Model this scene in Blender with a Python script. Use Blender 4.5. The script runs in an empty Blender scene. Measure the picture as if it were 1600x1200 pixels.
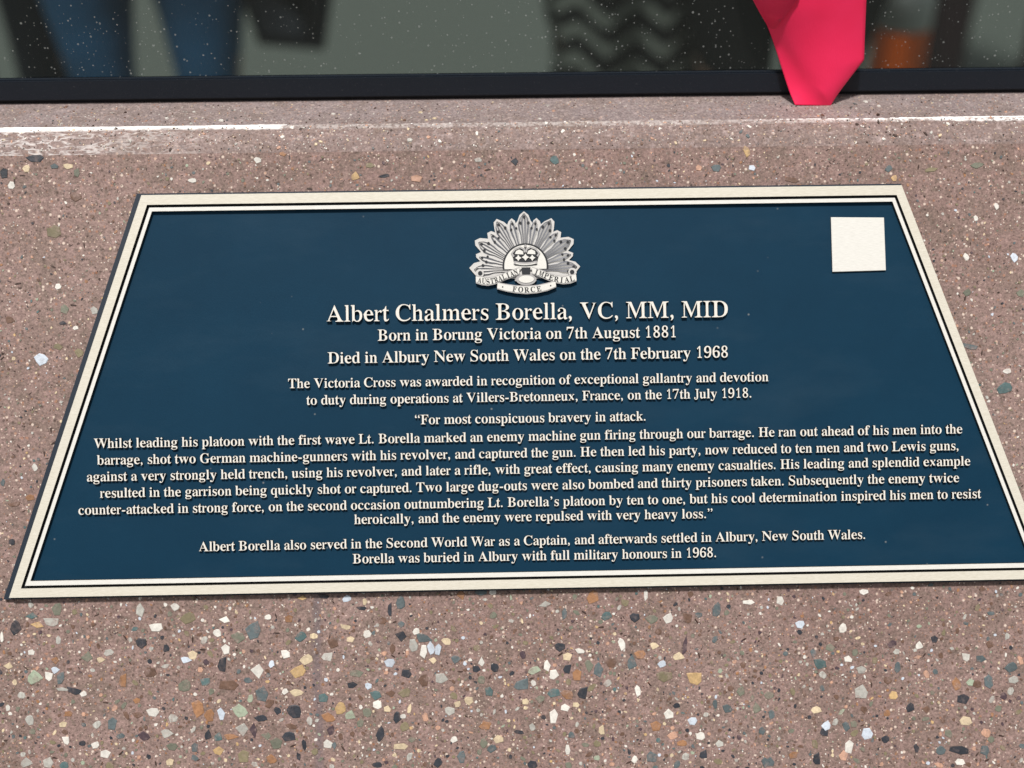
import bpy, bmesh, math, random
from mathutils import Vector, Matrix, noise
random.seed(7)
R = math.radians
S = bpy.context.scene
COL = S.collection

# ------------------------------------------------------------------ camera, world, sun, exposure
PHI = R(35)                       # the plinth face leans back: its normal rises 35 degrees
O = Vector((0, 0, 1.0))           # middle of the face
U = Vector((1, 0, 0))
V = Vector((0, math.sin(PHI), math.cos(PHI)))
N = Vector((0, -math.cos(PHI), math.sin(PHI)))
DIST, YAW, ROLL = 0.81, R(1.25), R(0.9)
LENS, SENS = 50.0, 36.0
cam_loc = O + DIST * (N * math.cos(YAW) - U * math.sin(YAW))
zc = (cam_loc - O).normalized()
xc = V.cross(zc).normalized()
yc = zc.cross(xc).normalized()
xr = xc * math.cos(ROLL) - yc * math.sin(ROLL)
yr = xc * math.sin(ROLL) + yc * math.cos(ROLL)
cd = bpy.data.cameras.new('camera')
cd.lens, cd.sensor_width, cd.clip_start, cd.clip_end = LENS, SENS, 0.05, 500
cd.dof.use_dof = True
cd.dof.focus_distance = DIST
cd.dof.aperture_fstop = 3.4
cam = bpy.data.objects.new('camera', cd)
COL.objects.link(cam)
M3 = Matrix((xr, yr, zc)).transposed()
cam.matrix_world = Matrix.Translation(cam_loc) @ M3.to_4x4()
S.camera = cam

SUN_EL, SUN_AZ = R(68), R(194)    # nearly overhead, from the viewer's side
w = bpy.data.worlds.new('World')
S.world = w
w.use_nodes = True
nt = w.node_tree
sky = nt.nodes.new('ShaderNodeTexSky')
sky.sky_type = 'NISHITA'
sky.sun_disc = False
sky.sun_elevation, sky.sun_rotation = SUN_EL, SUN_AZ
sky.dust_density = 4
sky.air_density = 1.0
hs = nt.nodes.new('ShaderNodeHueSaturation')
hs.inputs['Saturation'].default_value = 0.35      # bright cloud cover
nt.links.new(sky.outputs[0], hs.inputs['Color'])
nt.links.new(hs.outputs[0], nt.nodes['Background'].inputs[0])
nt.nodes['Background'].inputs[1].default_value = 0.05
sl = bpy.data.lights.new('sun', 'SUN')
sl.energy, sl.angle, sl.color = 2.5, R(5), (1, 0.975, 0.94)
so = bpy.data.objects.new('sun', sl)
COL.objects.link(so)
sdir = Vector((math.cos(SUN_EL) * math.sin(SUN_AZ), math.cos(SUN_EL) * math.cos(SUN_AZ), math.sin(SUN_EL)))
so.rotation_euler = sdir.to_track_quat('Z', 'Y').to_euler()
so.location = O + sdir * 5
S.view_settings.view_transform = 'Standard'
S.view_settings.look = 'None'
S.view_settings.exposure = 0.42
S.view_settings.gamma = 1

# ------------------------------------------------------------------ helpers
FPX = 1600 * LENS / SENS
def ray(px, py):
    return (xr * (px - 800) / FPX + yr * (600 - py) / FPX - zc).normalized()
def hit(px, py, p0, n):           # where the sight line through a photo point meets a real plane
    d = ray(px, py)
    return cam_loc + d * ((p0 - cam_loc).dot(n) / d.dot(n))
def uv(px, py):                   # a place on the plinth face, in metres from its middle
    p = hit(px, py, O, N) - O
    return Vector((p.dot(U), p.dot(V)))
MPX = DIST / FPX                  # metres on the face per photo pixel
def lin(r, g, b):
    f = lambda c: (c / 255 / 12.92) if c / 255 <= 0.04045 else ((c / 255 + 0.055) / 1.055) ** 2.4
    return (f(r), f(g), f(b), 1)
def tag(o, label=None, cat=None, group=None, kind=None):
    for k, v in (('label', label), ('category', cat), ('group', group), ('kind', kind)):
        if v: o[k] = v
    return o
def empty(name, loc, parent=None, mat=None):
    o = bpy.data.objects.new(name, None)
    COL.objects.link(o)
    o.empty_display_size = 0.02
    if parent: o.parent = parent
    if mat is not None: o.matrix_world = mat
    else: o.location = loc
    return o
def link(name, me, parent=None):
    o = bpy.data.objects.new(name, me)
    COL.objects.link(o)
    if parent: o.parent = parent
    return o
def mesh_obj(name, vs, fs, mats, parent=None, smooth=False, fm=None):
    me = bpy.data.meshes.new(name)
    me.from_pydata([tuple(v) for v in vs], [], fs)
    for m in (mats if isinstance(mats, (list, tuple)) else [mats]): me.materials.append(m)
    if fm: me.polygons.foreach_set('material_index', fm)
    if smooth: me.polygons.foreach_set('use_smooth', [True] * len(me.polygons))
    me.update()
    return link(name, me, parent)
def prism(poly, z0, z1, hole=None, bev=0.0):   # outline extruded along z; optional hole (same vertex count), small top chamfer
    n = len(poly); vs = []; fs = []
    def inset(p, d):
        out = []
        for i in range(len(p)):
            a, b, c = Vector(p[i - 1][:2]), Vector(p[i][:2]), Vector(p[(i + 1) % len(p)][:2])
            e1, e2 = (b - a).normalized(), (c - b).normalized()
            n1, n2 = Vector((-e1.y, e1.x)), Vector((-e2.y, e2.x))
            m = (n1 + n2)
            m = m / max(0.3, m.length_squared) * 2 * 0.5 * 2 if False else m.normalized() / max(0.45, m.normalized().dot(n1))
            out.append(b + m * d)
        return out
    if hole is None:
        rings = [(poly, z0)]
        if bev: rings += [(poly, z1 - bev), (inset(poly, bev), z1)]
        else: rings += [(poly, z1)]
        for p, z in rings: vs += [(q[0], q[1], z) for q in p]
        for r in range(len(rings) - 1):
            for i in range(n):
                j = (i + 1) % n
                fs.append((r * n + i, r * n + j, (r + 1) * n + j, (r + 1) * n + i))
        fs.append(tuple(range((len(rings) - 1) * n, len(rings) * n)))
        fs.append(tuple(reversed(range(n))))
    else:
        for p, z in ((poly, z0), (poly, z1), (hole, z1), (hole, z0)): vs += [(q[0], q[1], z) for q in p]
        for r in range(4):
            s = (r + 1) % 4
            for i in range(n):
                j = (i + 1) % n
                fs.append((r * n + i, r * n + j, s * n + j, s * n + i))
    return vs, fs
def offset_poly(p, d):            # inward offset of a convex counter-clockwise polygon
    L = []
    for i in range(len(p)):
        a, b = p[i], p[(i + 1) % len(p)]
        e = (b - a).normalized(); nn = Vector((-e.y, e.x))
        L.append((a + nn * d, e))
    out = []
    for i in range(len(p)):
        (p1, e1), (p2, e2) = L[i - 1], L[i]
        t = ((p2 - p1).x * e2.y - (p2 - p1).y * e2.x) / (e1.x * e2.y - e1.y * e2.x)
        out.append(p1 + e1 * t)
    return out

# ------------------------------------------------------------------ materials
class MatB:
    def __init__(s, name, color=(0.5, 0.5, 0.5, 1), rough=0.6, metal=0.0, spec=None):
        s.m = bpy.data.materials.new(name); s.m.use_nodes = True
        s.t = s.m.node_tree; s.b = s.t.nodes['Principled BSDF']
        s.b.inputs['Base Color'].default_value = color
        s.b.inputs['Roughness'].default_value = rough
        s.b.inputs['Metallic'].default_value = metal
        if spec is not None: s.b.inputs['Specular IOR Level'].default_value = spec
    def n(s, typ, **kw):
        x = s.t.nodes.new('ShaderNode' + typ)
        for k, v in kw.items():
            if k in x.inputs: x.inputs[k].default_value = v
            else: setattr(x, k, v)
        return x
    def l(s, a, b): s.t.links.new(a, b)
    def coord(s, scale=(1, 1, 1), kind='Object'):
        tc = s.n('TexCoord'); mp = s.n('Mapping'); mp.inputs['Scale'].default_value = scale
        s.l(tc.outputs[kind], mp.inputs[0]); return mp.outputs[0]
    def world(s):
        g = s.n('NewGeometry'); return g.outputs['Position']
    def noise(s, co, scale, detail=3, rough=0.55, dist=0):
        x = s.n('TexNoise'); x.inputs['Scale'].default_value = scale; x.inputs['Detail'].default_value = detail
        x.inputs['Roughness'].default_value = rough; x.inputs['Distortion'].default_value = dist
        s.l(co, x.inputs['Vector']); return x.outputs['Fac']
    def ramp(s, f, stops, interp='LINEAR'):
        r = s.n('ValToRGB'); r.color_ramp.interpolation = interp
        e = r.color_ramp.elements
        while len(e) < len(stops): e.new(0.5)
        for i, (p, c) in enumerate(stops):
            e[i].position = p
            e[i].color = c if isinstance(c, (tuple, list)) else (c, c, c, 1)
        s.l(f, r.inputs[0]); return r.outputs[0]
    def mix(s, f, a, b, typ='MIX'):
        x = s.n('Mix', data_type='RGBA', blend_type=typ)
        for sock, v in ((x.inputs[0], f), (x.inputs[6], a), (x.inputs[7], b)):
            if isinstance(v, (int, float, tuple)): sock.default_value = v
            else: s.l(v, sock)
        return x.outputs[2]
    def math(s, op, a, b=0.0):
        x = s.n('Math', operation=op)
        for sock, v in ((x.inputs[0], a), (x.inputs[1], b)):
            if isinstance(v, (int, float)): sock.default_value = v
            else: s.l(v, sock)
        return x.outputs[0]
    def bump(s, h, strength, dist, prev=None):
        b = s.n('Bump'); b.inputs['Strength'].default_value = strength; b.inputs['Distance'].default_value = dist
        s.l(h, b.inputs['Height'])
        if prev: s.l(prev, b.inputs['Normal'])
        s.l(b.outputs[0], s.b.inputs['Normal']); return b.outputs[0]
    def base(s, c): s.l(c, s.b.inputs['Base Color'])

def concrete(name, ledge=False, tone=None):
    m = MatB(name, rough=0.75, spec=0.35)
    co = m.coord()
    big = m.noise(co, 9, 3)
    med = m.noise(co, 55, 4, 0.6)
    c = m.ramp(big, [(0.3, lin(138, 113, 106)), (0.7, lin(154, 130, 123))])
    if ledge: c = m.ramp(big, [(0.3, lin(140, 127, 126)), (0.7, lin(158, 144, 142))])
    if tone: c = m.ramp(big, [(0.3, tone[0]), (0.7, tone[1])])
    c = m.mix(m.ramp(med, [(0.42, 0.0), (0.66, 0.55)]), c, lin(124, 108, 98))
    mot = m.noise(co, 300, 4, 0.75)
    c = m.mix(m.ramp(mot, [(0.36, 0.75), (0.5, 0.0)]), c, lin(112, 98, 88) if not ledge else lin(136, 122, 120))
    c = m.mix(m.ramp(m.noise(co, 210, 4, 0.75), [(0.52, 0.0), (0.70, 0.8)]), c, lin(170, 142, 136) if not ledge else lin(184, 166, 162))
    fine = m.noise(co, 700, 2, 0.7)
    c = m.mix(m.ramp(fine, [(0.34, 0.0), (0.5, 0.5), (0.66, 1.0)]), m.mix(1.0, c, (0.70, 0.68, 0.68, 1), 'MULTIPLY'), m.mix(1.0, c, (1.2, 1.18, 1.17, 1), 'MULTIPLY'))
    # sand grains: coloured cells, a few of them pale or dark
    for sc, wlo, dlo in ((420, 0.94, 0.09), (800, 0.91, 0.12)):
        v = m.n('TexVoronoi', feature='F1'); v.inputs['Scale'].default_value = sc; m.l(co, v.inputs['Vector'])
        sep = m.n('SeparateColor'); m.l(v.outputs['Color'], sep.inputs[0])
        core = m.ramp(v.outputs['Distance'], [(0.22, 1.0), (0.42, 0.0)])
        wm = m.math('MULTIPLY', m.ramp(sep.outputs[0], [(wlo - 0.01, 0.0), (wlo, 1.0)]), core)
        k = 0.45 if ledge else 0.85
        c = m.mix(m.math('MULTIPLY', wm, k), c, lin(226, 206, 190))
        dm = m.math('MULTIPLY', m.ramp(sep.outputs[1], [(dlo, 1.0), (dlo + 0.01, 0.0)]), core)
        c = m.mix(m.math('MULTIPLY', dm, 0.75 * k), c, lin(62, 47, 40))
        om = m.math('MULTIPLY', m.ramp(sep.outputs[2], [(0.93, 0.0), (0.94, 1.0)]), core)
        c = m.mix(m.math('MULTIPLY', om, 0.5 * k), c, lin(184, 124, 88))
    if not ledge:                                                # faint grey run-off stain below the plaque
        tcc = m.n('TexCoord'); sp_ = m.n('SeparateXYZ'); m.l(tcc.outputs['Object'], sp_.inputs[0])
        dx = m.math('ABSOLUTE', m.math('ADD', m.math('SUBTRACT', sp_.outputs[0], -0.1128), m.math('MULTIPLY', m.math('SUBTRACT', m.noise(co, 40, 2), 0.5), 0.004)))
        st = m.ramp(m.math('MULTIPLY', dx, 200), [(0.2, 0.55), (0.7, 0.0)])
        st = m.math('MULTIPLY', st, m.math('LESS_THAN', sp_.outputs[2], 0.95))
        c = m.mix(st, c, lin(104, 94, 98))
    m.base(c)
    h = m.math('ADD', m.math('MULTIPLY', fine, 0.5), m.noise(co, 240, 3, 0.65))
    m.bump(h, 0.5 if ledge else 0.75, 0.0009)
    return m
M_face = concrete('exposed_aggregate_concrete')
M_ledge = concrete('worn_concrete', True)

def chamfer_material():
    m = concrete('chalky_concrete_edge', True)
    return m
def stone_mat(name, rgb, var=0.10, rough=0.5, streak=0.0, dusty=0.75):
    m = MatB(name, rough=rough, spec=0.4)
    co = m.coord()
    oi = m.n('ObjectInfo')
    a = lin(*rgb)
    dk = tuple(x * (1 - 2.2 * var) for x in a[:3]) + (1,)
    lt = tuple(min(1, x * (1 + 1.6 * var)) for x in a[:3]) + (1,)
    f = m.noise(m.world(), 420, 4, 0.7)
    c = m.ramp(f, [(0.3, dk), (0.5, a), (0.72, lt)])
    if streak:
        wv = m.n('TexWave'); wv.inputs['Scale'].default_value = 150; wv.inputs['Distortion'].default_value = 3
        m.l(co, wv.inputs['Vector'])
        c = m.mix(m.math('MULTIPLY', wv.outputs['Fac'], streak), c, lin(110, 90, 80))
    v = m.n('MapRange'); m.l(oi.outputs['Random'], v.inputs[0]); v.inputs[3].default_value = 0.82; v.inputs[4].default_value = 1.14
    hsv = m.n('HueSaturation'); m.l(v.outputs[0], hsv.inputs['Value']); m.l(c, hsv.inputs['Color'])
    g = m.coord(kind='Generated') if False else co
    dust = m.ramp(m.noise(m.world(), 190, 4, 0.7), [(0.50, 0.0), (0.68, dusty)])
    cem = m.ramp(m.noise(m.world(), 900, 2, 0.7), [(0.35, lin(118, 96, 90)), (0.65, lin(178, 152, 143))])
    m.base(m.mix(dust, hsv.outputs[0], cem))
    m.bump(f, 0.4, 0.0005)
    return m.m
STONE = {k: stone_mat('stone_' + k, rgb, var, 0.5, st, 0.25 if k in ('white', 'pit', 'cream', 'blue', 'dark') else 0.6) for k, rgb, var, st in (
    ('white', (222, 217, 208), .09, 0), ('cream', (222, 202, 168), .12, 0.25), ('yellow', (206, 172, 122), .13, 0.2),
    ('orange', (164, 118, 82), .15, 0.3), ('slate', (90, 100, 102), .13, 0), ('dark', (50, 53, 60), .15, 0),
    ('olive', (128, 118, 92), .10, 0), ('green', (116, 117, 102), .10, 0), ('palegreen', (160, 170, 148), .10, 0),
    ('grey', (186, 184, 176), .12, 0.25), ('brown', (108, 82, 68), .15, 0), ('purple', (78, 62, 68), .12, 0),
    ('teal', (84, 106, 106), .12, 0), ('blue', (200, 208, 218), .10, 0), ('pink', (200, 156, 132), .12, 0.2),
    ('pit', (58, 40, 32), .2, 0))}

m = MatB('navy_paint', rough=0.55, spec=0.12)
co = m.coord()
f = m.math('ADD', m.math('MULTIPLY', m.noise(co, 14, 3), 0.7), m.math('MULTIPLY', m.noise(co, 160, 4, 0.7), 0.3))
m.base(m.ramp(f, [(0.3, lin(9, 47, 68)), (0.7, lin(12, 52, 74))]))
v = m.n('TexVoronoi'); v.inputs['Scale'].default_value = 170; m.l(co, v.inputs['Vector'])
sp0 = m.n('SeparateColor'); m.l(v.outputs['Color'], sp0.inputs[0])
dk = m.math('MULTIPLY', m.ramp(v.outputs['Distance'], [(0.05, 0.5), (0.13, 0.0)]), m.ramp(sp0.outputs[0], [(0.93, 0.0), (0.96, 1.0)]))
pc = m.b.inputs['Base Color'].links[0].from_socket
sm = m.math('MULTIPLY', m.ramp(m.noise(m.coord((1, 3, 1)), 9, 5, 0.65), [(0.5, 0.0), (0.85, 1.0)]), 0.05)
m.base(m.mix(dk, m.mix(sm, pc, lin(120, 136, 146)), lin(150, 150, 146)))
m.bump(m.noise(co, 1400, 2), 0.25, 0.0002)
M_navy = m.m
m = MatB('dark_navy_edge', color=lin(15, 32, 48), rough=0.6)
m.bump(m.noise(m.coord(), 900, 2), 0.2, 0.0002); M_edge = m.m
def metal(name, a, b, rough=0.45):
    m = MatB(name, rough=rough, metal=0.0, spec=0.5)
    co = m.coord((1, 12, 12))
    m.base(m.ramp(m.noise(co, 300, 3, 0.6), [(0.3, lin(*a)), (0.7, lin(*b))]))
    m.bump(m.noise(m.coord((0.6, 14, 4)), 500, 2), 0.12, 0.0002)
    return m.m
M_cream = metal('cream_bronze', (202, 195, 178), (224, 218, 204))
M_cream2 = metal('pale_bronze', (214, 211, 203), (232, 229, 222))
M_letter = metal('letter_face', (218, 212, 200), (236, 231, 222), 0.4)
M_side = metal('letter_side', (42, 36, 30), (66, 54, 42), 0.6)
M_badge = metal('badge_grey_metal', (150, 148, 148), (186, 182, 178), 0.35)
M_badge_pale = metal('badge_pale', (186, 184, 182), (216, 212, 206), 0.4)
M_badge_mid = metal('badge_mid_grey', (98, 100, 108), (132, 132, 136), 0.5)
M_badge_dk = MatB('badge_recess', color=lin(14, 18, 26), rough=0.6).m
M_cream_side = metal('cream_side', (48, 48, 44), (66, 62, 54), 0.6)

# ------------------------------------------------------------------ the setting: ground on both sides of the wall
m = MatB('grey_paving', rough=0.85)
co = m.coord()
m.base(m.mix(m.ramp(m.noise(co, 120, 3), [(0.35, 0.0), (0.65, 1.0)]), (0.125, 0.14, 0.12, 1), (0.18, 0.195, 0.17, 1)))
m.bump(m.noise(co, 200, 3), 0.3, 0.002)
G = 60
gr = mesh_obj('ground', [(-G, -G, 0), (G, -G, 0), (G, G, 0), (-G, G, 0)], [(0, 1, 2, 3)], m.m)
tag(gr, kind='structure')

# ------------------------------------------------------------------ plinth wall
F_top = uv(800, 234).y
pF = O + V * F_top                                     # top of the aggregate face
EC = R(60)
Nc = Vector((0, -math.cos(EC), math.sin(EC)))
pA = hit(800, 191, pF, Nc); pA.x = 0                   # arris between chamfer and ledge
Zup = Vector((0, 0, 1))
pL = hit(800, 156, pA, Zup); pL.x = 0                  # foot of the window frame
LEDGE_Z = pA.z
print('arris', pA, 'frame foot', pL, 'ledge depth', pL.y - pA.y)
wall = tag(empty('memorial_wall', (0, 0, 0)), 'pinkish brown exposed aggregate wall below the dark window, leaning back, carrying the navy plaque', 'wall', kind='thing')
XW = 1.15
def grid_strip(name, p, q, nx, ny, mats, jit=0.0, jq=0.0, freq=60, ctrl=None):
    vs = []; fs = []
    d = (q - p)
    nn = Vector((1, 0, 0)).cross(d).normalized()
    for i in range(nx + 1):
        x = -XW + 2 * XW * i / nx
        for j in range(ny + 1):
            t = j / ny
            a = jit * (1 - t) + jq * t
            o = nn * (noise.noise(Vector((x * freq, t * 2, 3))) * a + noise.noise(Vector((x * freq * .12, 7, 1))) * a * 1.2)
            v = Vector((x, 0, 0)) + (p + d * t if ctrl is None else p * (1 - t) ** 2 + ctrl * 2 * t * (1 - t) + q * t * t) + o
            vs.append(v)
    for i in range(nx):
        for j in range(ny):
            a = i * (ny + 1) + j
            fs.append((a, a + ny + 1, a + ny + 2, a + 1))
    return mesh_obj(name, vs, fs, mats, wall, smooth=True)
foot = O - V * (O.z / math.cos(PHI))
# face sheet
vs = [Vector((-XW, 0, 0)) + foot, Vector((XW, 0, 0)) + foot, Vector((XW, 0, 0)) + pF, Vector((-XW, 0, 0)) + pF]
face = mesh_obj('aggregate_face', vs, [(0, 1, 2, 3)], M_face.m, wall)

# white line along the arris, and chalk bloom spilling down the left of the chamfer
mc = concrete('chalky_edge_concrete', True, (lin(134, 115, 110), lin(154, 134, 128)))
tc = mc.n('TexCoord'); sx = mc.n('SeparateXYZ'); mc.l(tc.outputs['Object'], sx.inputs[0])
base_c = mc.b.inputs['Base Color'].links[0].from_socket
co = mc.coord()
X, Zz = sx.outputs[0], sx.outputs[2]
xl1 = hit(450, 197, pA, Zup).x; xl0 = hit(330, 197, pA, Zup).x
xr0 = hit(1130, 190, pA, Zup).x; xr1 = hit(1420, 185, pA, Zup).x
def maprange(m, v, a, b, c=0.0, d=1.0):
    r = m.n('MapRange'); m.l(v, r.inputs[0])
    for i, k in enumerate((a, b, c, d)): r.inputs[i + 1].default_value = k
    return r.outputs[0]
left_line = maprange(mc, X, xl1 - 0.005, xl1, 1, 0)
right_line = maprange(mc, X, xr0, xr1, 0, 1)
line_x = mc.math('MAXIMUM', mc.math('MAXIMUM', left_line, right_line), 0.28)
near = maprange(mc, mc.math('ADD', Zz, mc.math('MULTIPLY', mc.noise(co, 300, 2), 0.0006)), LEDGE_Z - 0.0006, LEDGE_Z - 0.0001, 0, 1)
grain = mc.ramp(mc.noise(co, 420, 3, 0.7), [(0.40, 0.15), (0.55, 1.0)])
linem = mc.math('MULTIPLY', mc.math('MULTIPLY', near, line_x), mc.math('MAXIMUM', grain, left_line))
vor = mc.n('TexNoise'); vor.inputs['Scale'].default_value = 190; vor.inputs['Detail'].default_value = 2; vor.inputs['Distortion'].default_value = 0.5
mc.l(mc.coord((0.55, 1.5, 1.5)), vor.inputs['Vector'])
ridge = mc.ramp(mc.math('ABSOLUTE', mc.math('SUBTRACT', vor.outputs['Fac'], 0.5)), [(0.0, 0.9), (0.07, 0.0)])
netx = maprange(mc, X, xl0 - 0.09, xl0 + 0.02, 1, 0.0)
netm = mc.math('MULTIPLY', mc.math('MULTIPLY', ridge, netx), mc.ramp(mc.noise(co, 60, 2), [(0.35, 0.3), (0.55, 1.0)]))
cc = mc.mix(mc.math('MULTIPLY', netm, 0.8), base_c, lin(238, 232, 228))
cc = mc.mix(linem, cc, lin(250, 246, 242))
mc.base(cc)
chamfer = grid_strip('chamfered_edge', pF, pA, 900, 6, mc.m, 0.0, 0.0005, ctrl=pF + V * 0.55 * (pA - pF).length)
pAr = pA + Vector((0, 0.0016, 0.0))
M_ar = M_ledge
ledge = grid_strip('ledge', pA, pL + Vector((0, 0.012, 0)), 900, 6, M_ledge.m, 0.0005, 0.0)
# make the two strips share their wavering arris exactly
ca, cl = chamfer.data.vertices, ledge.data.vertices
for i in range(901):
    cl[i * 7].co = ca[i * 7 + 6].co
# thin white bead right on the arris, broken in the middle
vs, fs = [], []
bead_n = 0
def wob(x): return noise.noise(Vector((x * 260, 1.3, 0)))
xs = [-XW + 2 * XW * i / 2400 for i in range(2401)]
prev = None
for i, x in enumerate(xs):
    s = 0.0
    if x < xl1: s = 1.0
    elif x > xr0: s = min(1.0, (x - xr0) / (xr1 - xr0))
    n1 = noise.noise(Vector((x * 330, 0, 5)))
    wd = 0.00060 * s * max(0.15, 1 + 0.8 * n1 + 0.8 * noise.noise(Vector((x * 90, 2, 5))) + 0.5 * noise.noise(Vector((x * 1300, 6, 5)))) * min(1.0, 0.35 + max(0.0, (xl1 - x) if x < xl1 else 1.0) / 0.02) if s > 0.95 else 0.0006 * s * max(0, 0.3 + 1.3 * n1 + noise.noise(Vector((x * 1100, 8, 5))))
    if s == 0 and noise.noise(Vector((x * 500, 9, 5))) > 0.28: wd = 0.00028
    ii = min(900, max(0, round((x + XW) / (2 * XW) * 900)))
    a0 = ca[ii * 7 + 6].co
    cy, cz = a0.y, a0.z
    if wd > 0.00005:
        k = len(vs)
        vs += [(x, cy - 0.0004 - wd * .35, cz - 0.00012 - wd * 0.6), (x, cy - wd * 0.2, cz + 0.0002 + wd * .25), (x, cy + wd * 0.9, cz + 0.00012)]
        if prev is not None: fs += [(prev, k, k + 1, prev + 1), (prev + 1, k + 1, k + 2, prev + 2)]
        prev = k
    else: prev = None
mw = MatB('white_bead', color=lin(250, 247, 243), rough=0.8)
bead = mesh_obj('white_line', vs, fs, mw.m, wall, smooth=True)
bead['label'] = 'broken white line along the upper edge'
# back and ends of the wall
bk = pL + Vector((0, 0.012, 0))
body = []
prof = [foot + Vector((0, 0.003, 0)), pF + Vector((0, 0.003, -0.002)), pA + Vector((0, 0.004, -0.003)), bk + Vector((0, 0, -0.003)), Vector((0, bk.y, 0))]
vs = [Vector((-XW, p.y, p.z)) for p in prof] + [Vector((XW, p.y, p.z)) for p in prof]
k = len(prof)
fs = [(i, (i + 1) % k, (i + 1) % k + k, i + k) for i in range(k)] + [tuple(range(k)), tuple(reversed(range(k, 2 * k)))]
mesh_obj('core', vs, fs, M_ledge.m, wall)

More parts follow.
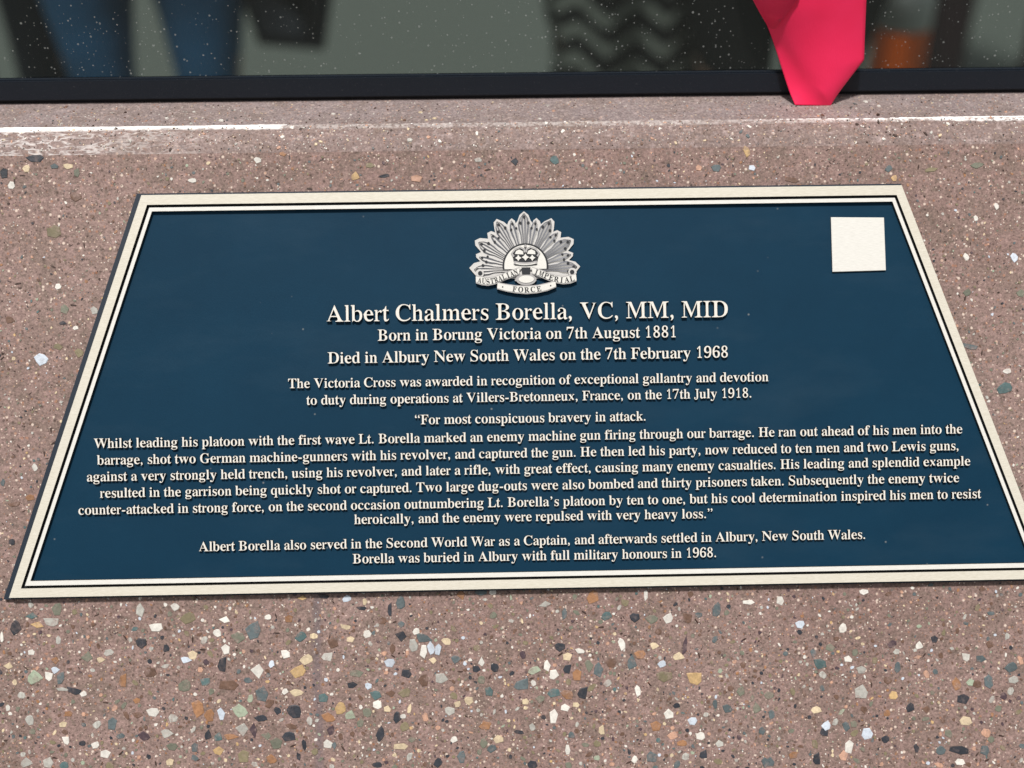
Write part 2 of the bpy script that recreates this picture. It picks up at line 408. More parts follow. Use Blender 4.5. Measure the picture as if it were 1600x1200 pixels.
# ------------------------------------------------------------------ stones in the face
STONES_TXT = """
24,980,18,24,dark;49,962,18,12,teal;58,976,20,12,yellow;82,972,22,16,grey;89,951,16,20,green;218,952,16,24,grey;274,948,14,13,white;295,965,24,20,olive
244,980,22,15,white;351,968,17,13,white;339,989,13,14,white;220,1005,17,17,dark;372,996,22,18,green;396,985,24,30,slate;353,1015,14,18,white;301,1024,16,16,cream
290,1031,16,11,blue;347,1040,16,22,dark;136,1026,18,20,green;86,1032,15,11,orange;170,1020,16,10,grey;157,1031,12,10,cream;49,1019,12,10,white;13,1040,14,13,cream
86,1047,12,12,blue;77,1057,12,16,white;54,1059,26,20,palegreen;95,1059,12,22,slate;235,1051,20,15,brown;289,1071,22,20,green;321,1065,16,14,teal;357,1070,34,18,brown
192,1065,14,20,orange;117,1080,22,12,dark;131,1084,11,10,white;99,1077,22,6,grey;239,1112,20,14,white;175,1131,16,22,slate;46,1125,14,18,grey;226,1151,20,14,purple
260,1146,18,15,grey;309,1107,20,28,orange;327,1117,16,20,orange;346,1117,12,22,blue;376,1112,26,20,palegreen;378,1140,24,20,grey;396,1142,14,24,purple;325,1149,12,15,dark
304,1168,12,16,slate;340,1174,18,16,yellow;341,1152,14,14,teal;360,1151,22,10,orange;164,1178,18,14,white;149,1164,13,12,white;104,1157,10,16,white;129,1161,12,9,dark
269,1166,18,12,green;41,1192,20,14,grey;75,1192,18,18,grey;100,1195,14,14,teal;265,1191,14,12,cream;215,1117,16,10,brown;380,1182,20,22,olive;402,1049,24,22,white
13,1106,9,10,white;107,1115,14,10,orange;214,1095,12,10,orange;3,995,6,18,white;98,1132,14,10,cream
471,994,18,17,teal;451,967,14,13,orange;472,934,14,9,yellow;506,932,18,8,dark;542,935,16,11,blue;570,941,8,12,cream;565,950,16,6,dark;626,941,16,22,slate
609,954,8,20,dark;419,964,12,9,white;541,980,16,9,cream;574,991,13,12,white;627,975,11,11,slate;626,994,22,16,dark;650,986,11,13,white;661,997,24,15,slate
646,1009,14,20,grey;662,1017,12,24,white;674,1014,13,20,blue;684,1015,11,20,blue;697,1002,16,12,cream;770,925,14,10,white;751,925,20,12,slate;720,930,16,16,orange
511,1027,20,13,grey;480,1030,20,18,cream;466,1049,25,20,yellow;446,1022,16,14,white;424,1037,9,14,blue;609,1035,17,14,blue;556,1052,24,12,green;550,1071,17,11,dark
635,1052,18,15,dark;689,1061,22,18,grey;662,1062,16,20,brown;676,1032,15,10,cream;752,1034,10,18,white;712,1030,15,14,slate;744,1046,14,12,dark;587,1086,18,15,teal
575,1072,11,11,blue;464,1082,22,12,cream;445,1080,10,11,white;409,1085,22,26,slate;505,1090,17,16,teal;459,1111,24,24,dark;434,1110,13,12,dark;532,1106,19,20,yellow
547,1118,18,14,palegreen;514,1122,24,14,orange;590,1101,14,14,white;606,1108,13,11,cream;620,1120,12,22,dark;630,1119,11,8,white;451,1150,21,19,dark;511,1162,18,16,white
522,1165,10,12,slate;517,1141,12,16,purple;456,1135,20,9,brown;409,1122,20,12,dark;416,1150,20,12,green;432,1162,20,20,green;475,1164,7,18,dark;626,1166,26,11,cream
595,1146,13,26,dark;425,1187,18,14,orange;589,1195,16,10,dark;721,1182,13,20,slate;769,1169,15,14,slate;780,1155,18,14,cream;709,1155,11,12,white;702,1111,16,14,grey
732,1095,14,14,cream;715,1100,11,11,cream;764,1080,14,17,teal;685,1191,14,16,dark;632,1082,20,14,olive;610,1084,18,10,brown;632,1135,16,16,olive;520,1005,18,16,brown
547,999,14,10,cream;640,1107,7,16,cream;757,1135,22,16,orange
851,944,20,11,grey;882,960,9,18,slate;947,962,17,16,teal;991,965,16,15,dark;1019,967,20,15,green;1044,966,16,17,white;1120,952,15,24,slate;1009,930,7,18,white
1091,961,12,9,slate;1075,966,14,18,brown;1169,941,22,8,white;926,932,18,26,orange;977,942,12,13,olive;874,1011,17,14,dark;886,1026,16,14,cream;907,1017,18,8,white
854,1039,13,20,white;834,1047,20,14,palegreen;865,1055,16,18,white;886,1046,14,14,dark;901,1055,16,20,orange;934,1045,18,26,slate;920,1040,12,22,green;972,1006,13,20,white
1022,1009,13,12,cream;987,1036,16,22,slate;955,1035,17,15,brown;1000,1022,18,14,orange;1070,1010,8,30,purple;1060,1026,20,12,cream;1035,1037,13,13,blue;1037,1057,26,17,olive
1087,1060,22,24,yellow;815,1071,28,16,slate;834,1067,10,10,white;950,1067,13,13,grey;865,1082,20,17,teal;886,1085,20,16,orange;910,1084,18,18,dark;821,1096,12,11,cream
882,1105,18,13,white;900,1101,12,9,cream;865,1120,14,26,white;997,1079,11,18,white;1057,1102,11,10,dark;1046,1116,17,17,white;1082,1126,15,13,blue;1117,1100,8,16,slate
1052,1149,16,14,pink;1066,1161,18,10,orange;1095,1150,14,13,white;1125,1162,14,12,grey;992,1186,10,13,white;1017,1182,22,20,slate;1099,1180,15,12,dark;887,1172,8,16,white
832,1195,16,12,dark;1196,1191,12,17,slate;1190,1141,13,14,slate;1137,1107,17,14,slate;1182,1107,14,16,green;940,1142,11,14,cream;1025,1135,18,18,orange;811,1144,16,6,dark
832,1137,11,12,grey;1219,938,13,16,white;1349,925,15,9,white;1317,981,14,16,white;1250,975,15,13,blue;1281,1037,22,17,teal;1271,1020,10,14,slate;1296,1011,18,14,green
1326,1030,15,11,white;1346,1047,16,14,grey;1402,1042,10,22,slate;1436,1009,13,12,white;1400,1019,12,11,grey;1460,999,12,13,dark;1510,1027,12,15,white;1581,1042,20,18,slate
1584,1062,16,12,grey;1504,1092,22,17,dark;1422,1105,14,16,dark;1447,1109,16,12,brown;1396,1087,14,13,yellow;1515,1067,14,14,palegreen;1527,1069,14,12,brown;1545,1065,14,22,slate
1347,1082,24,24,grey;1275,1109,18,12,cream;1206,1116,11,16,slate;1334,1131,12,12,green;1322,1135,12,16,slate;1291,1134,15,16,blue;1288,1144,16,14,dark;1355,1147,18,18,blue
1326,1167,15,24,white;1432,1170,9,16,dark;1509,1127,20,14,cream;1500,1172,32,13,dark;1500,1191,16,10,white;1539,1172,16,18,slate;1317,1182,16,20,pink;1239,1180,16,12,orange
1276,1187,14,18,dark;1204,1191,16,16,slate;1386,1114,12,11,orange;1495,1070,16,20,orange;1532,1030,18,12,slate
55,247,28,12,dark;6,271,14,18,dark;86,260,14,9,slate;106,260,16,9,cream;120,270,11,15,green;41,263,12,12,cream;18,290,11,12,white;85,362,22,20,olive;118,308,18,14,brown
65,561,22,20,blue;91,448,10,9,white;100,482,16,18,green;98,505,13,6,dark;148,485,14,12,grey;118,512,9,8,white;90,541,18,11,olive;124,551,14,15,olive;15,500,14,12,brown
1525,341,9,9,white;1557,322,8,12,white;1510,402,10,12,white;1511,457,13,12,green;1594,459,16,15,green;1570,606,28,18,teal;1573,580,14,9,white;1517,542,24,10,slate;1585,402,12,16,blue
403,250,14,10,white;300,282,14,8,white;555,276,14,13,yellow;600,275,18,6,dark;578,259,16,9,olive;441,240,14,8,orange;650,279,20,12,pink;1167,236,12,18,yellow;1175,262,12,10,blue
804,253,14,12,dark;866,250,14,16,teal;748,250,14,8,grey;1237,281,24,9,brown;1119,262,16,12,slate;1397,278,10,10,yellow;1389,263,12,12,slate;1527,258,22,10,green;1453,265,26,8,olive
1091,262,12,11,pink;24,788,18,8,brown;47,777,14,12,orange;55,731,10,12,white;19,847,10,10,dark;4,755,8,14,slate
"""
FW = Matrix.Translation(O) @ Matrix((U, V, N)).transposed().to_4x4()      # face frame: local x,y on the face, z proud of it
def stone_outline(rng, n):
    base = [1 + rng.uniform(-0.26, 0.16) for _ in range(n)]
    if rng.random() < 0.5:
        for c in range(rng.choice((1, 2))): base[rng.randrange(n)] *= 1.22
    return [(0.5 * base[i] * math.cos(2 * math.pi * (i + rng.uniform(-.18, .18)) / n), 0.5 * base[i] * math.sin(2 * math.pi * (i + rng.uniform(-.18, .18)) / n)) for i in range(n)]
stone_mesh = {}
def stone_data(col, k):
    if (col, k) in stone_mesh: return stone_mesh[(col, k)]
    rng = random.Random(k * 31 + 5)
    n = rng.choice((4, 5, 5, 6, 6, 7, 7, 8))
    o = stone_outline(rng, n)
    vs = [(x, y, -0.3) for x, y in o] + [(x * .97, y * .97, 0.55) for x, y in o] + [(x * .88 + rng.uniform(-.02, .02), y * .88, 1.0 + rng.uniform(-.12, .12)) for x, y in o]
    fs = []
    for r in range(2):
        for i in range(n):
            j = (i + 1) % n
            fs.append((r * n + i, r * n + j, (r + 1) * n + j, (r + 1) * n + i))
    fs.append(tuple(range(2 * n, 3 * n)))
    me = bpy.data.meshes.new('stone'); me.from_pydata(vs, [], fs); me.materials.append(STONE[col]); me.update()
    stone_mesh[(col, k)] = me
    return me
stones = [s.split(',') for ln in STONES_TXT.strip().splitlines() for s in ln.split(';')]
rs = random.Random(3)
placed = []
for i, (a, b, ww, hh, c) in enumerate(stones):
    a, b, ww, hh = float(a), float(b), float(ww), float(hh)
    p = uv(a, b)
    o = link('stone', stone_data(c, rs.randrange(14)), wall)
    rot = rs.uniform(-0.22, 0.22)
    if rs.random() < 0.5: hh, ww, rot = ww, hh, rot + math.pi / 2
    o.matrix_world = FW @ Matrix.Translation((p.x, p.y, 0)) @ Matrix.Rotation(rot, 4, 'Z') @ Matrix.Diagonal((ww * MPX * 1.02, hh * MPX * 1.02, 0.00035, 1))
    placed.append((p.x, p.y, max(ww, hh) * MPX * .5))
print('stones', len(placed))
# small chips, far too many to count
keys = list(STONE); wts = dict(white=12, cream=9, yellow=3, orange=7, slate=10, dark=12, olive=14, green=12, palegreen=4, grey=11, brown=20, purple=7, teal=3, blue=4, pink=14, pit=30)
cells = {}
for x, y, r in placed: cells.setdefault((int(x // .02), int(y // .02)), []).append((x, y, r))
def blocked(x, y, r):
    ci, cj = int(x // .02), int(y // .02)
    for i in (-1, 0, 1):
        for j in (-1, 0, 1):
            for (a, b, q) in cells.get((ci + i, cj + j), ()):
                if (a - x) ** 2 + (b - y) ** 2 < (q + r) ** 2 * 0.8: return True
    return False
vs, fs, fm = [], [], []
rc = random.Random(11)
cnt = 0
while cnt < 30000:
    u = rc.uniform(-0.42, 0.42); v = rc.uniform(-0.30, F_top - 0.002)
    low = max(0.0, min(1.0, (-0.105 - v) / 0.05))               # stones crowd towards the foot of the face
    left = 0.6 + 0.4 * max(0.0, min(1.0, (0.22 - u) / 0.12))
    cl = 0.6 + 0.9 * noise.noise(Vector((u * 26, v * 26, 2)))
    dens = (0.42 + 0.75 * low * left * max(0.25, cl))
    if rc.random() > dens: continue
    big = rc.random() - 0.03 * low
    sz = rc.uniform(1.8, 3.8) if big < 0.72 - .20 * low else (rc.uniform(4, 8) if big < 0.955 - .11 * low else rc.uniform(7, 10 + 8 * low))
    if low < .2 and sz > 6: sz *= .75
    r = sz * MPX
    if blocked(u, v, r * .5): continue
    if sz > 4: cells.setdefault((int(u // .02), int(v // .02)), []).append((u, v, r * .5))
    col = rc.choices(keys, [wts[k] for k in keys])[0]
    if sz > 5 and col in ('pit', 'pink'): col = rc.choice(('brown', 'olive', 'green', 'grey', 'pink'))
    if sz > 8 and col in ('white', 'yellow', 'orange', 'blue'): col = rc.choice(('olive', 'green', 'slate', 'brown', 'dark', 'grey'))
    n = 5 if sz < 4 else rc.choice((5, 6, 7, 8))
    asp = rc.uniform(0.45, 1.0); th = rc.uniform(0, math.pi)
    if col == 'pit' and rc.random() < .45: asp = 0.28; r *= 2.3
    cth, sth = math.cos(th), math.sin(th)
    k0 = len(vs)
    hz = 0.00012 if sz < 4 else 0.0003
    ring = []
    for i in range(n):
        q = 2 * math.pi * (i + rc.uniform(-.25, .25)) / n; rr = r * .5 * (rc.uniform(.65, 1.2) if n < 6 else rc.uniform(.82, 1.12))
        x, y = rr * math.cos(q), rr * math.sin(q) * asp
        ring.append((u + x * cth - y * sth, v + x * sth + y * cth))
    for (x, y) in ring: vs.append((x, y, -0.0001))
    for (x, y) in ring: vs.append((u + (x - u) * .82, v + (y - v) * .82, hz))
    for i in range(n):
        j = (i + 1) % n
        fs.append((k0 + i, k0 + j, k0 + n + j, k0 + n + i)); fm.append(keys.index(col))
    fs.append(tuple(range(k0 + n, k0 + 2 * n))); fm.append(keys.index(col))
    cnt += 1
chips = mesh_obj('stone_chips', vs, fs, [STONE[k] for k in keys], wall, fm=fm)
chips.matrix_world = FW
chips['kind'] = 'stuff'

for nm, P0, tdir, nrm, dep, cntn in (('edge_chips', pF, (pA - pF).normalized(), Nc, (pA - pF).length, 1500), ('ledge_chips', pA, Vector((0, 1, 0)), Zup, pL.y - pA.y, 1100)):
    vs, fs, fm = [], [], []
    for _ in range(cntn):
        u, v = rc.uniform(-.42, .42), rc.uniform(0.0012, dep - 0.0012)
        sz = rc.uniform(2, 4) if rc.random() < .93 else rc.uniform(5, 10)
        r = sz * MPX; col = rc.choices(('white', 'cream', 'pink', 'pit', 'brown', 'slate', 'grey'), (22, 12, 18, 14, 12, 8, 14))[0]
        n = 5; k0 = len(vs); asp = rc.uniform(.5, 1); th = rc.uniform(0, 3.1)
        ring = []
        for i in range(n):
            q = 2 * math.pi * (i + rc.uniform(-.25, .25)) / n; rr = r * .5 * rc.uniform(.65, 1.2); x, y = rr * math.cos(q), rr * math.sin(q) * asp
            ring.append((u + x * math.cos(th) - y * math.sin(th), v + x * math.sin(th) + y * math.cos(th)))
        tt = v / dep; bul = nrm * ((0.55 * dep * V.dot(nrm)) * 2 * tt * (1 - tt) if nm == 'edge_chips' else 0.0)
        for (x, y) in ring: vs.append(P0 + bul + U * x + tdir * y - nrm * .0002)
        for (x, y) in ring: vs.append(P0 + bul + U * (u + (x - u) * .82) + tdir * (v + (y - v) * .82) + nrm * .00028)
        for i in range(n):
            j = (i + 1) % n; fs.append((k0 + i, k0 + j, k0 + n + j, k0 + n + i)); fm.append(keys.index(col))
        fs.append(tuple(range(k0 + n, k0 + 2 * n))); fm.append(keys.index(col))
    oc = mesh_obj(nm, vs, fs, [STONE[k] for k in keys], wall, fm=fm); oc['kind'] = 'stuff'

# ------------------------------------------------------------------ plaque
PB = 0.0012                                                     # thickness of the backing plate
PLQ = FW @ Matrix.Translation((0, 0, 0.0006))
plaque = tag(empty('memorial_plaque', (0, 0, 0), mat=PLQ), 'navy trapezoid memorial plaque with a double cream border and raised cream lettering', 'plaque')
def part(name, vs, fs, mats, parent=plaque, fm=None, smooth=False):
    o = mesh_obj(name, vs, fs, mats, parent, fm=fm, smooth=smooth)
    return o
def sided(vs, fs, z1, top=0, side=1):                           # material slot by face: top faces get 0, walls 1
    out = []
    for f in fs:
        out.append(top if all(vs[i][2] > z1 - 1e-4 for i in f) else side)
    return out
def uvp(px, py):                  # the same, on the raised faces of the plaque
    p = hit(px, py, O + N * 0.0048, N) - O
    return Vector((p.dot(U), p.dot(V)))
TL, TR, BR, BL = uvp(222, 305.5), uvp(1407.5, 290), uvp(1644, 903.5), uvp(15.5, 933.5)
outer = [BL, BR, TR, TL]
def off4(p, b, r, t, l):                                        # offset each side by its own amount (inwards +)
    L = []
    for i, d in enumerate((b, r, t, l)):
        a, c = p[i], p[(i + 1) % 4]; e = (c - a).normalized(); nn = Vector((-e.y, e.x)); L.append((a + nn * d, e))
    out = []
    for i in range(4):
        (p1, e1), (p2, e2) = L[i - 1], L[i]
        t_ = ((p2 - p1).x * e2.y - (p2 - p1).y * e2.x) / (e1.x * e2.y - e1.y * e2.x)
        out.append(p1 + e1 * t_)
    return out
mm = 0.001
back = off4(outer, -1.3 * mm, -0.8 * mm, -1.3 * mm, -3.5 * mm)  # bottom margin widened: its dark strip stands in for contact shadow
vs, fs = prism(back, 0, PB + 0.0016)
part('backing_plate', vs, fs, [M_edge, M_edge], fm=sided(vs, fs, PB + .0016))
# hollow field: the backing plate is a tray, so lower the middle with its own panel and raise the border bands
ZP = PB + 0.0016 + 0.0003
i1 = off4(outer, 5.1 * mm, 4.7 * mm, 5.5 * mm, 4.7 * mm)
i2 = off4(outer, 6.6 * mm, 6.3 * mm, 7.1 * mm, 6.4 * mm)
i3 = off4(outer, 9.2 * mm, 8.3 * mm, 9.2 * mm, 8.4 * mm)
vs, fs = prism(outer, ZP - 0.0002, ZP + 0.0028, i1)
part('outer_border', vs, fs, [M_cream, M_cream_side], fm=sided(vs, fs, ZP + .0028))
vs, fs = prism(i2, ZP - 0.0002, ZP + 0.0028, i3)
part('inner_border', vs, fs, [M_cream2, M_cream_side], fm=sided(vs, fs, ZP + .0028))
vs, fs = prism(off4(outer, 0.4 * mm, .4 * mm, .4 * mm, .4 * mm), ZP - 0.0002, ZP)
part('navy_panel', vs, fs, [M_navy])

vs, fs = prism(off4(outer, 4.9 * mm, 4.5 * mm, 5.3 * mm, 4.5 * mm), ZP - 0.0002, ZP + 0.0004, off4(outer, 6.9 * mm, 6.5 * mm, 7.4 * mm, 6.7 * mm))  # near-black strip paints the shade in the gap between the borders
part('groove_shade', vs, fs, [MatB('groove_shade_black', color=(0.006, 0.008, 0.010, 1), rough=0.8).m])

# raised blank tile top right
q = [uvp(1300.5, 425), uvp(1384, 422.5), uvp(1381, 340), uvp(1298, 339.5)]
vs, fs = prism(q, ZP, ZP + 0.0016, bev=0.0002)
t = part('raised_tile', vs, fs, [M_cream2, M_cream_side], fm=sided(vs, fs, ZP + .0014))
t['label'] = 'small blank cream square in the upper right corner of the plaque'

# ---- lettering: bold serif outlines thinned to a book weight, set on regular serif widths
W = {' ': 250, ',': 250, '-': 333, '.': 250, '’': 333, '“': 444, '”': 444}
W.update({c: 500 for c in '0123456789'})
W.update(dict(A=722, B=667, C=667, D=722, E=611, F=556, G=722, H=722, I=333, J=389, K=722, L=611, M=889, N=722, O=722, P=556, Q=722, R=667, S=556, T=611, U=722, V=722, W=944, X=722, Y=722, Z=611, a=444, b=500, c=444, d=500, e=444, f=333, g=500, h=500, i=278, j=278, k=500, l=278, m=778, n=500, o=500, p=500, q=500, r=333, s=389, t=278, u=500, v=500, w=722, x=500, y=500, z=444))
WB = dict(A=722, B=667, C=722, D=722, E=667, F=611, G=778, H=778, I=389, J=500, K=778, L=667, M=944, N=722, O=778, P=611, Q=778, R=722, S=556, T=667, U=722, V=722, W=1000, X=722, Y=722, Z=667, a=500, b=556, c=444, d=556, e=444, f=333, g=500, h=556, i=278, j=333, k=556, l=278, m=833, n=556, o=500, p=556, q=556, r=444, s=389, t=333, u=556, v=500, w=722, x=500, y=500, z=444)
BB = dict(A=(15, 706), B=(17, 593), C=(28, 633), D=(16, 685), E=(12, 597), F=(12, 546), G=(32, 709), H=(19, 702), I=(18, 315), J=(10, 370), K=(34, 723), L=(12, 598), M=(12, 863), N=(12, 707), O=(34, 688), P=(16, 542), Q=(34, 701), R=(17, 659), S=(42, 491), T=(17, 593), U=(14, 705), V=(16, 697), W=(5, 932), X=(10, 704), Y=(22, 703), Z=(9, 597), a=(37, 442), b=(3, 468), c=(25, 412), d=(27, 491), e=(25, 424), f=(20, 383), g=(28, 470), h=(9, 487), i=(16, 253), j=(-70, 194), k=(7, 505), l=(19, 257), m=(16, 775), n=(16, 485), o=(29, 470), p=(5, 470), q=(24, 488), r=(5, 335), s=(45, 354), t=(13, 279), u=(9, 479), v=(12, 484), w=(14, 700), x=(17, 479), y=(14, 475), z=(27, 418))
BB.update({k: v for k, v in zip('0123456789', ((24, 476), (111, 394), (30, 475), (43, 431), (12, 472), (32, 438), (34, 468), (20, 449), (56, 445), (30, 459)))})
def mathbold(c):
    if 'A' <= c <= 'Z': return chr(0x1D400 + ord(c) - 65)
    if 'a' <= c <= 'z': return chr(0x1D41A + ord(c) - 97)
    if '0' <= c <= '9': return chr(0x1D7CE + ord(c) - 48)
    return c
def char_splines(c):
    cu = bpy.data.curves.new('tmp', 'FONT'); cu.body = mathbold(c)
    o = bpy.data.objects.new('tmp', cu); COL.objects.link(o)
    dg = bpy.context.evaluated_depsgraph_get()
    k = o.evaluated_get(dg).to_curve(dg)
    out = []
    for s in k.splines:
        pts = []
        for p in s.bezier_points:
            pts.append([Vector(p.handle_left[:2]), Vector(p.co[:2]), Vector(p.handle_right[:2])])
        out.append(pts)
    o.evaluated_get(dg).to_curve_clear()
    bpy.data.objects.remove(o)
    return out
def sample(pts, res):
    poly = []
    n = len(pts)
    for i in range(n):
        a, b = pts[i], pts[(i + 1) % n]
        p0, p1, p2, p3 = a[1], a[2], b[0], b[1]
        straight = abs((p1 - p0).cross(p3 - p0)) + abs((p2 - p0).cross(p3 - p0)) < 1e-5 if True else False
        m_ = 1 if straight else res
        for k in range(m_):
            t = k / m_
            poly.append((1 - t) ** 3 * p0 + 3 * (1 - t) ** 2 * t * p1 + 3 * (1 - t) * t * t * p2 + t ** 3 * p3)
    clean = []
    for p in poly:
        if not clean or (p - clean[-1]).length > 1e-4: clean.append(p)
    if len(clean) > 2 and (clean[0] - clean[-1]).length < 1e-4: clean.pop()
    return clean
def area(p): return sum(p[i - 1].cross(p[i]) for i in range(len(p))) / 2
def inside(pt, poly):
    c = False; j = len(poly) - 1
    for i in range(len(poly)):
        a, b = poly[i], poly[j]
        if (a.y > pt.y) != (b.y > pt.y) and pt.x < (b.x - a.x) * (pt.y - a.y) / (b.y - a.y) + a.x: c = not c
        j = i
    return c
def thin(poly, hole, allp, amount=0.24):
    """pull each edge in by a share of the stroke's own thickness, hairlines left alone"""
    ccw = area(poly) > 0
    n = len(poly); ds = []; ns = []
    segs = [(q[i - 1], q[i]) for q in allp for i in range(len(q))]
    for i in range(n):                                               # edge i: poly[i-1] -> poly[i]
        a, b = poly[i - 1], poly[i]
        e = (b - a).normalized(); nn = Vector((e.y, -e.x))
        if not ccw: nn = -nn
        out_n = -nn if hole else nn                                  # points away from the material
        m = (a + b) / 2; t = 9.0; d = -out_n
        for p, q in segs:
            r = q - p; den = d.x * r.y - d.y * r.x
            if abs(den) < 1e-9: continue
            u_ = ((p - m).x * r.y - (p - m).y * r.x) / den
            v_ = ((p - m).x * d.y - (p - m).y * d.x) / den
            if u_ > 1e-4 and -1e-6 <= v_ <= 1 + 1e-6: t = min(t, u_)
        ns.append(out_n); ds.append(-min(0.022, max(0.0, (t - 0.055) * amount)) if t < 0.19 else 0.0)
    out = []
    for i in range(n):
        n1, n2 = ns[i], ns[(i + 1) % n]; d1, d2 = ds[i], ds[(i + 1) % n]
        det = n1.x * n2.y - n1.y * n2.x
        if abs(det) > 0.3: v = Vector(((d1 * n2.y - d2 * n1.y) / det, (n1.x * d2 - n2.x * d1) / det))
        else:
            mN = n1 + n2
            v = mN.normalized() * (d1 + d2) / 2 if mN.length > 0.2 else Vector((0, 0))
        if v.length > 0.03: v *= 0.03 / v.length
        out.append(poly[i] + v)
    return out
GL = {}
SC = None
def glyph(c, kx=0.022, ky=0.004, res=4, am=0.13):                              # outlines with em = 1, thinned
    global SC
    key = (c, am, res)
    if key in GL: return GL[key]
    if SC is None:
        hh = [p for s in char_splines('H') for b in s for p in b]
        SC = 0.662 / max(p.y for p in hh)
    pol = [sample(s, res) for s in char_splines(c)]
    pol = [[p * SC for p in q] for q in pol if len(q) > 2]
    info = []
    for i, p in enumerate(pol):
        depth = sum(inside(p[0], q) for j, q in enumerate(pol) if j != i)
        info.append(depth % 2 == 1)
    fx = W[c] / WB[c] if c in WB else 1.0
    if c in WB or c.isdigit():
        pol = [thin(p, h, pol, am) for p, h in zip(pol, info)]
    if c in BB:
        xs_ = [p.x for q in pol for p in q]; a_, b_ = min(xs_), max(xs_); l_, r_ = BB[c][0] / 1000, BB[c][1] / 1000
        pol = [[Vector((l_ + (p.x - a_) / (b_ - a_) * (r_ - l_), p.y)) for p in q] for q in pol]
    if c in ",.’“”-":                                                # centre the sans marks in their serif width
        xs_ = [p.x for q in pol for p in q]; cx = (min(xs_) + max(xs_)) / 2
        pol = [[Vector((p.x - cx + W[c] / 2000 * (0.9 if c in ',.' else 1), p.y)) for p in q] for q in pol]
    GL[key] = pol
    return pol
def glyph_mesh(pols, height, mats, name):
    """fill outlines (with holes) on top and give them walls"""
    from mathutils.geometry import tessellate_polygon
    vs, fs, fm = [], [], []
    outs = []
    for i, p in enumerate(pols):
        if sum(inside(p[0], q) for j, q in enumerate(pols) if j != i) % 2 == 0: outs.append((p, []))
    for i, p in enumerate(pols):
        if sum(inside(p[0], q) for j, q in enumerate(pols) if j != i) % 2 == 1:
            for o_, hs_ in outs:
                if inside(p[0], o_): hs_.append(p); break
    for o_, hs_ in outs:
        loops = [o_ if area(o_) > 0 else o_[::-1]] + [h if area(h) < 0 else h[::-1] for h in hs_]
        tri = tessellate_polygon([[Vector((p.x, p.y, 0)) for p in l] for l in loops])
        k = len(vs); flat = [p for l in loops for p in l]
        vs += [(p.x, p.y, height) for p in flat] + [(p.x, p.y, 0) for p in flat]
        nf = len(flat)
        for t_ in tri:
            a, b, c = (flat[x] for x in t_)
            if (b - a).cross(c - a) < 0: t_ = (t_[0], t_[2], t_[1])
            fs.append(tuple(k + x for x in t_)); fm.append(0)
        s0 = k
        for l in loops:
            n = len(l)
            for i in range(n):
                j = (i + 1) % n
                fs.append((s0 + i, s0 + nf + i, s0 + nf + j, s0 + j)); fm.append(1)
            s0 += n
    return vs, fs, fm
LM = {}
def letter_data(c, size, h):
    key = (c, round(size, 6))
    if key not in LM:
        pols = [[p * size for p in q] for q in glyph(c, am=0.25 if size > 0.03 * 0.4 else 0.15)]
        vs, fs, fm = glyph_mesh(pols, h, None, c)
        me = bpy.data.meshes.new('letter'); me.from_pydata(vs, [], fs)
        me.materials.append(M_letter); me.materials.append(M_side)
        me.polygons.foreach_set('material_index', fm); me.update()
        LM[key] = (me, vs, fs, fm)
    return LM[key]
LINES = [("Albert Chalmers Borella, VC, MM, MID", 510, 503, 1138, 495.5),
("Born in Borung Victoria on 7th August 1881", 590, 532.5, 1058, 527),
("Died in Albury New South Wales on the 7th February 1968", 512, 568, 1138, 558.5),
("The Victoria Cross was awarded in recognition of exceptional gallantry and devotion", 450.5, 606.5, 1200.5, 595.5),
("to duty during operations at Villers-Bretonneux, France, on the 17th July 1918.", 479, 632.5, 1175, 621),
("“For most conspicuous bravery in attack.", 647.5, 663, 1010, 657),
("Whilst leading his platoon with the first wave Lt. Borella marked an enemy machine gun firing through our barrage. He ran out ahead of his men into the", 147.5, 700, 1503, 677),
("barrage, shot two German machine-gunners with his revolver, and captured the gun. He then led his party, now reduced to ten men and two Lewis guns,", 152.5, 726, 1498, 703),
("against a very strongly held trench, using his revolver, and later a rifle, with great effect, causing many enemy casualties. His leading and splendid example", 136, 752, 1515.5, 727),
("resulted in the garrison being quickly shot or captured. Two large dug-outs were also bombed and thirty prisoners taken. Subsequently the enemy twice", 157, 777.5, 1498, 753),
("counter-attacked in strong force, on the second occasion outnumbering Lt. Borella’s platoon by ten to one, but his cool determination inspired his men to resist", 123, 804, 1532, 778),
("heroically, and the enemy were repulsed with very heavy loss.”", 553.5, 818.5, 1114, 809),
("Albert Borella also served in the Second World War as a Captain, and afterwards settled in Albury, New South Wales.", 311, 861, 1352.5, 841.5),
("Borella was buried in Albury with full military honours in 1968.", 551, 880, 1120, 870)]
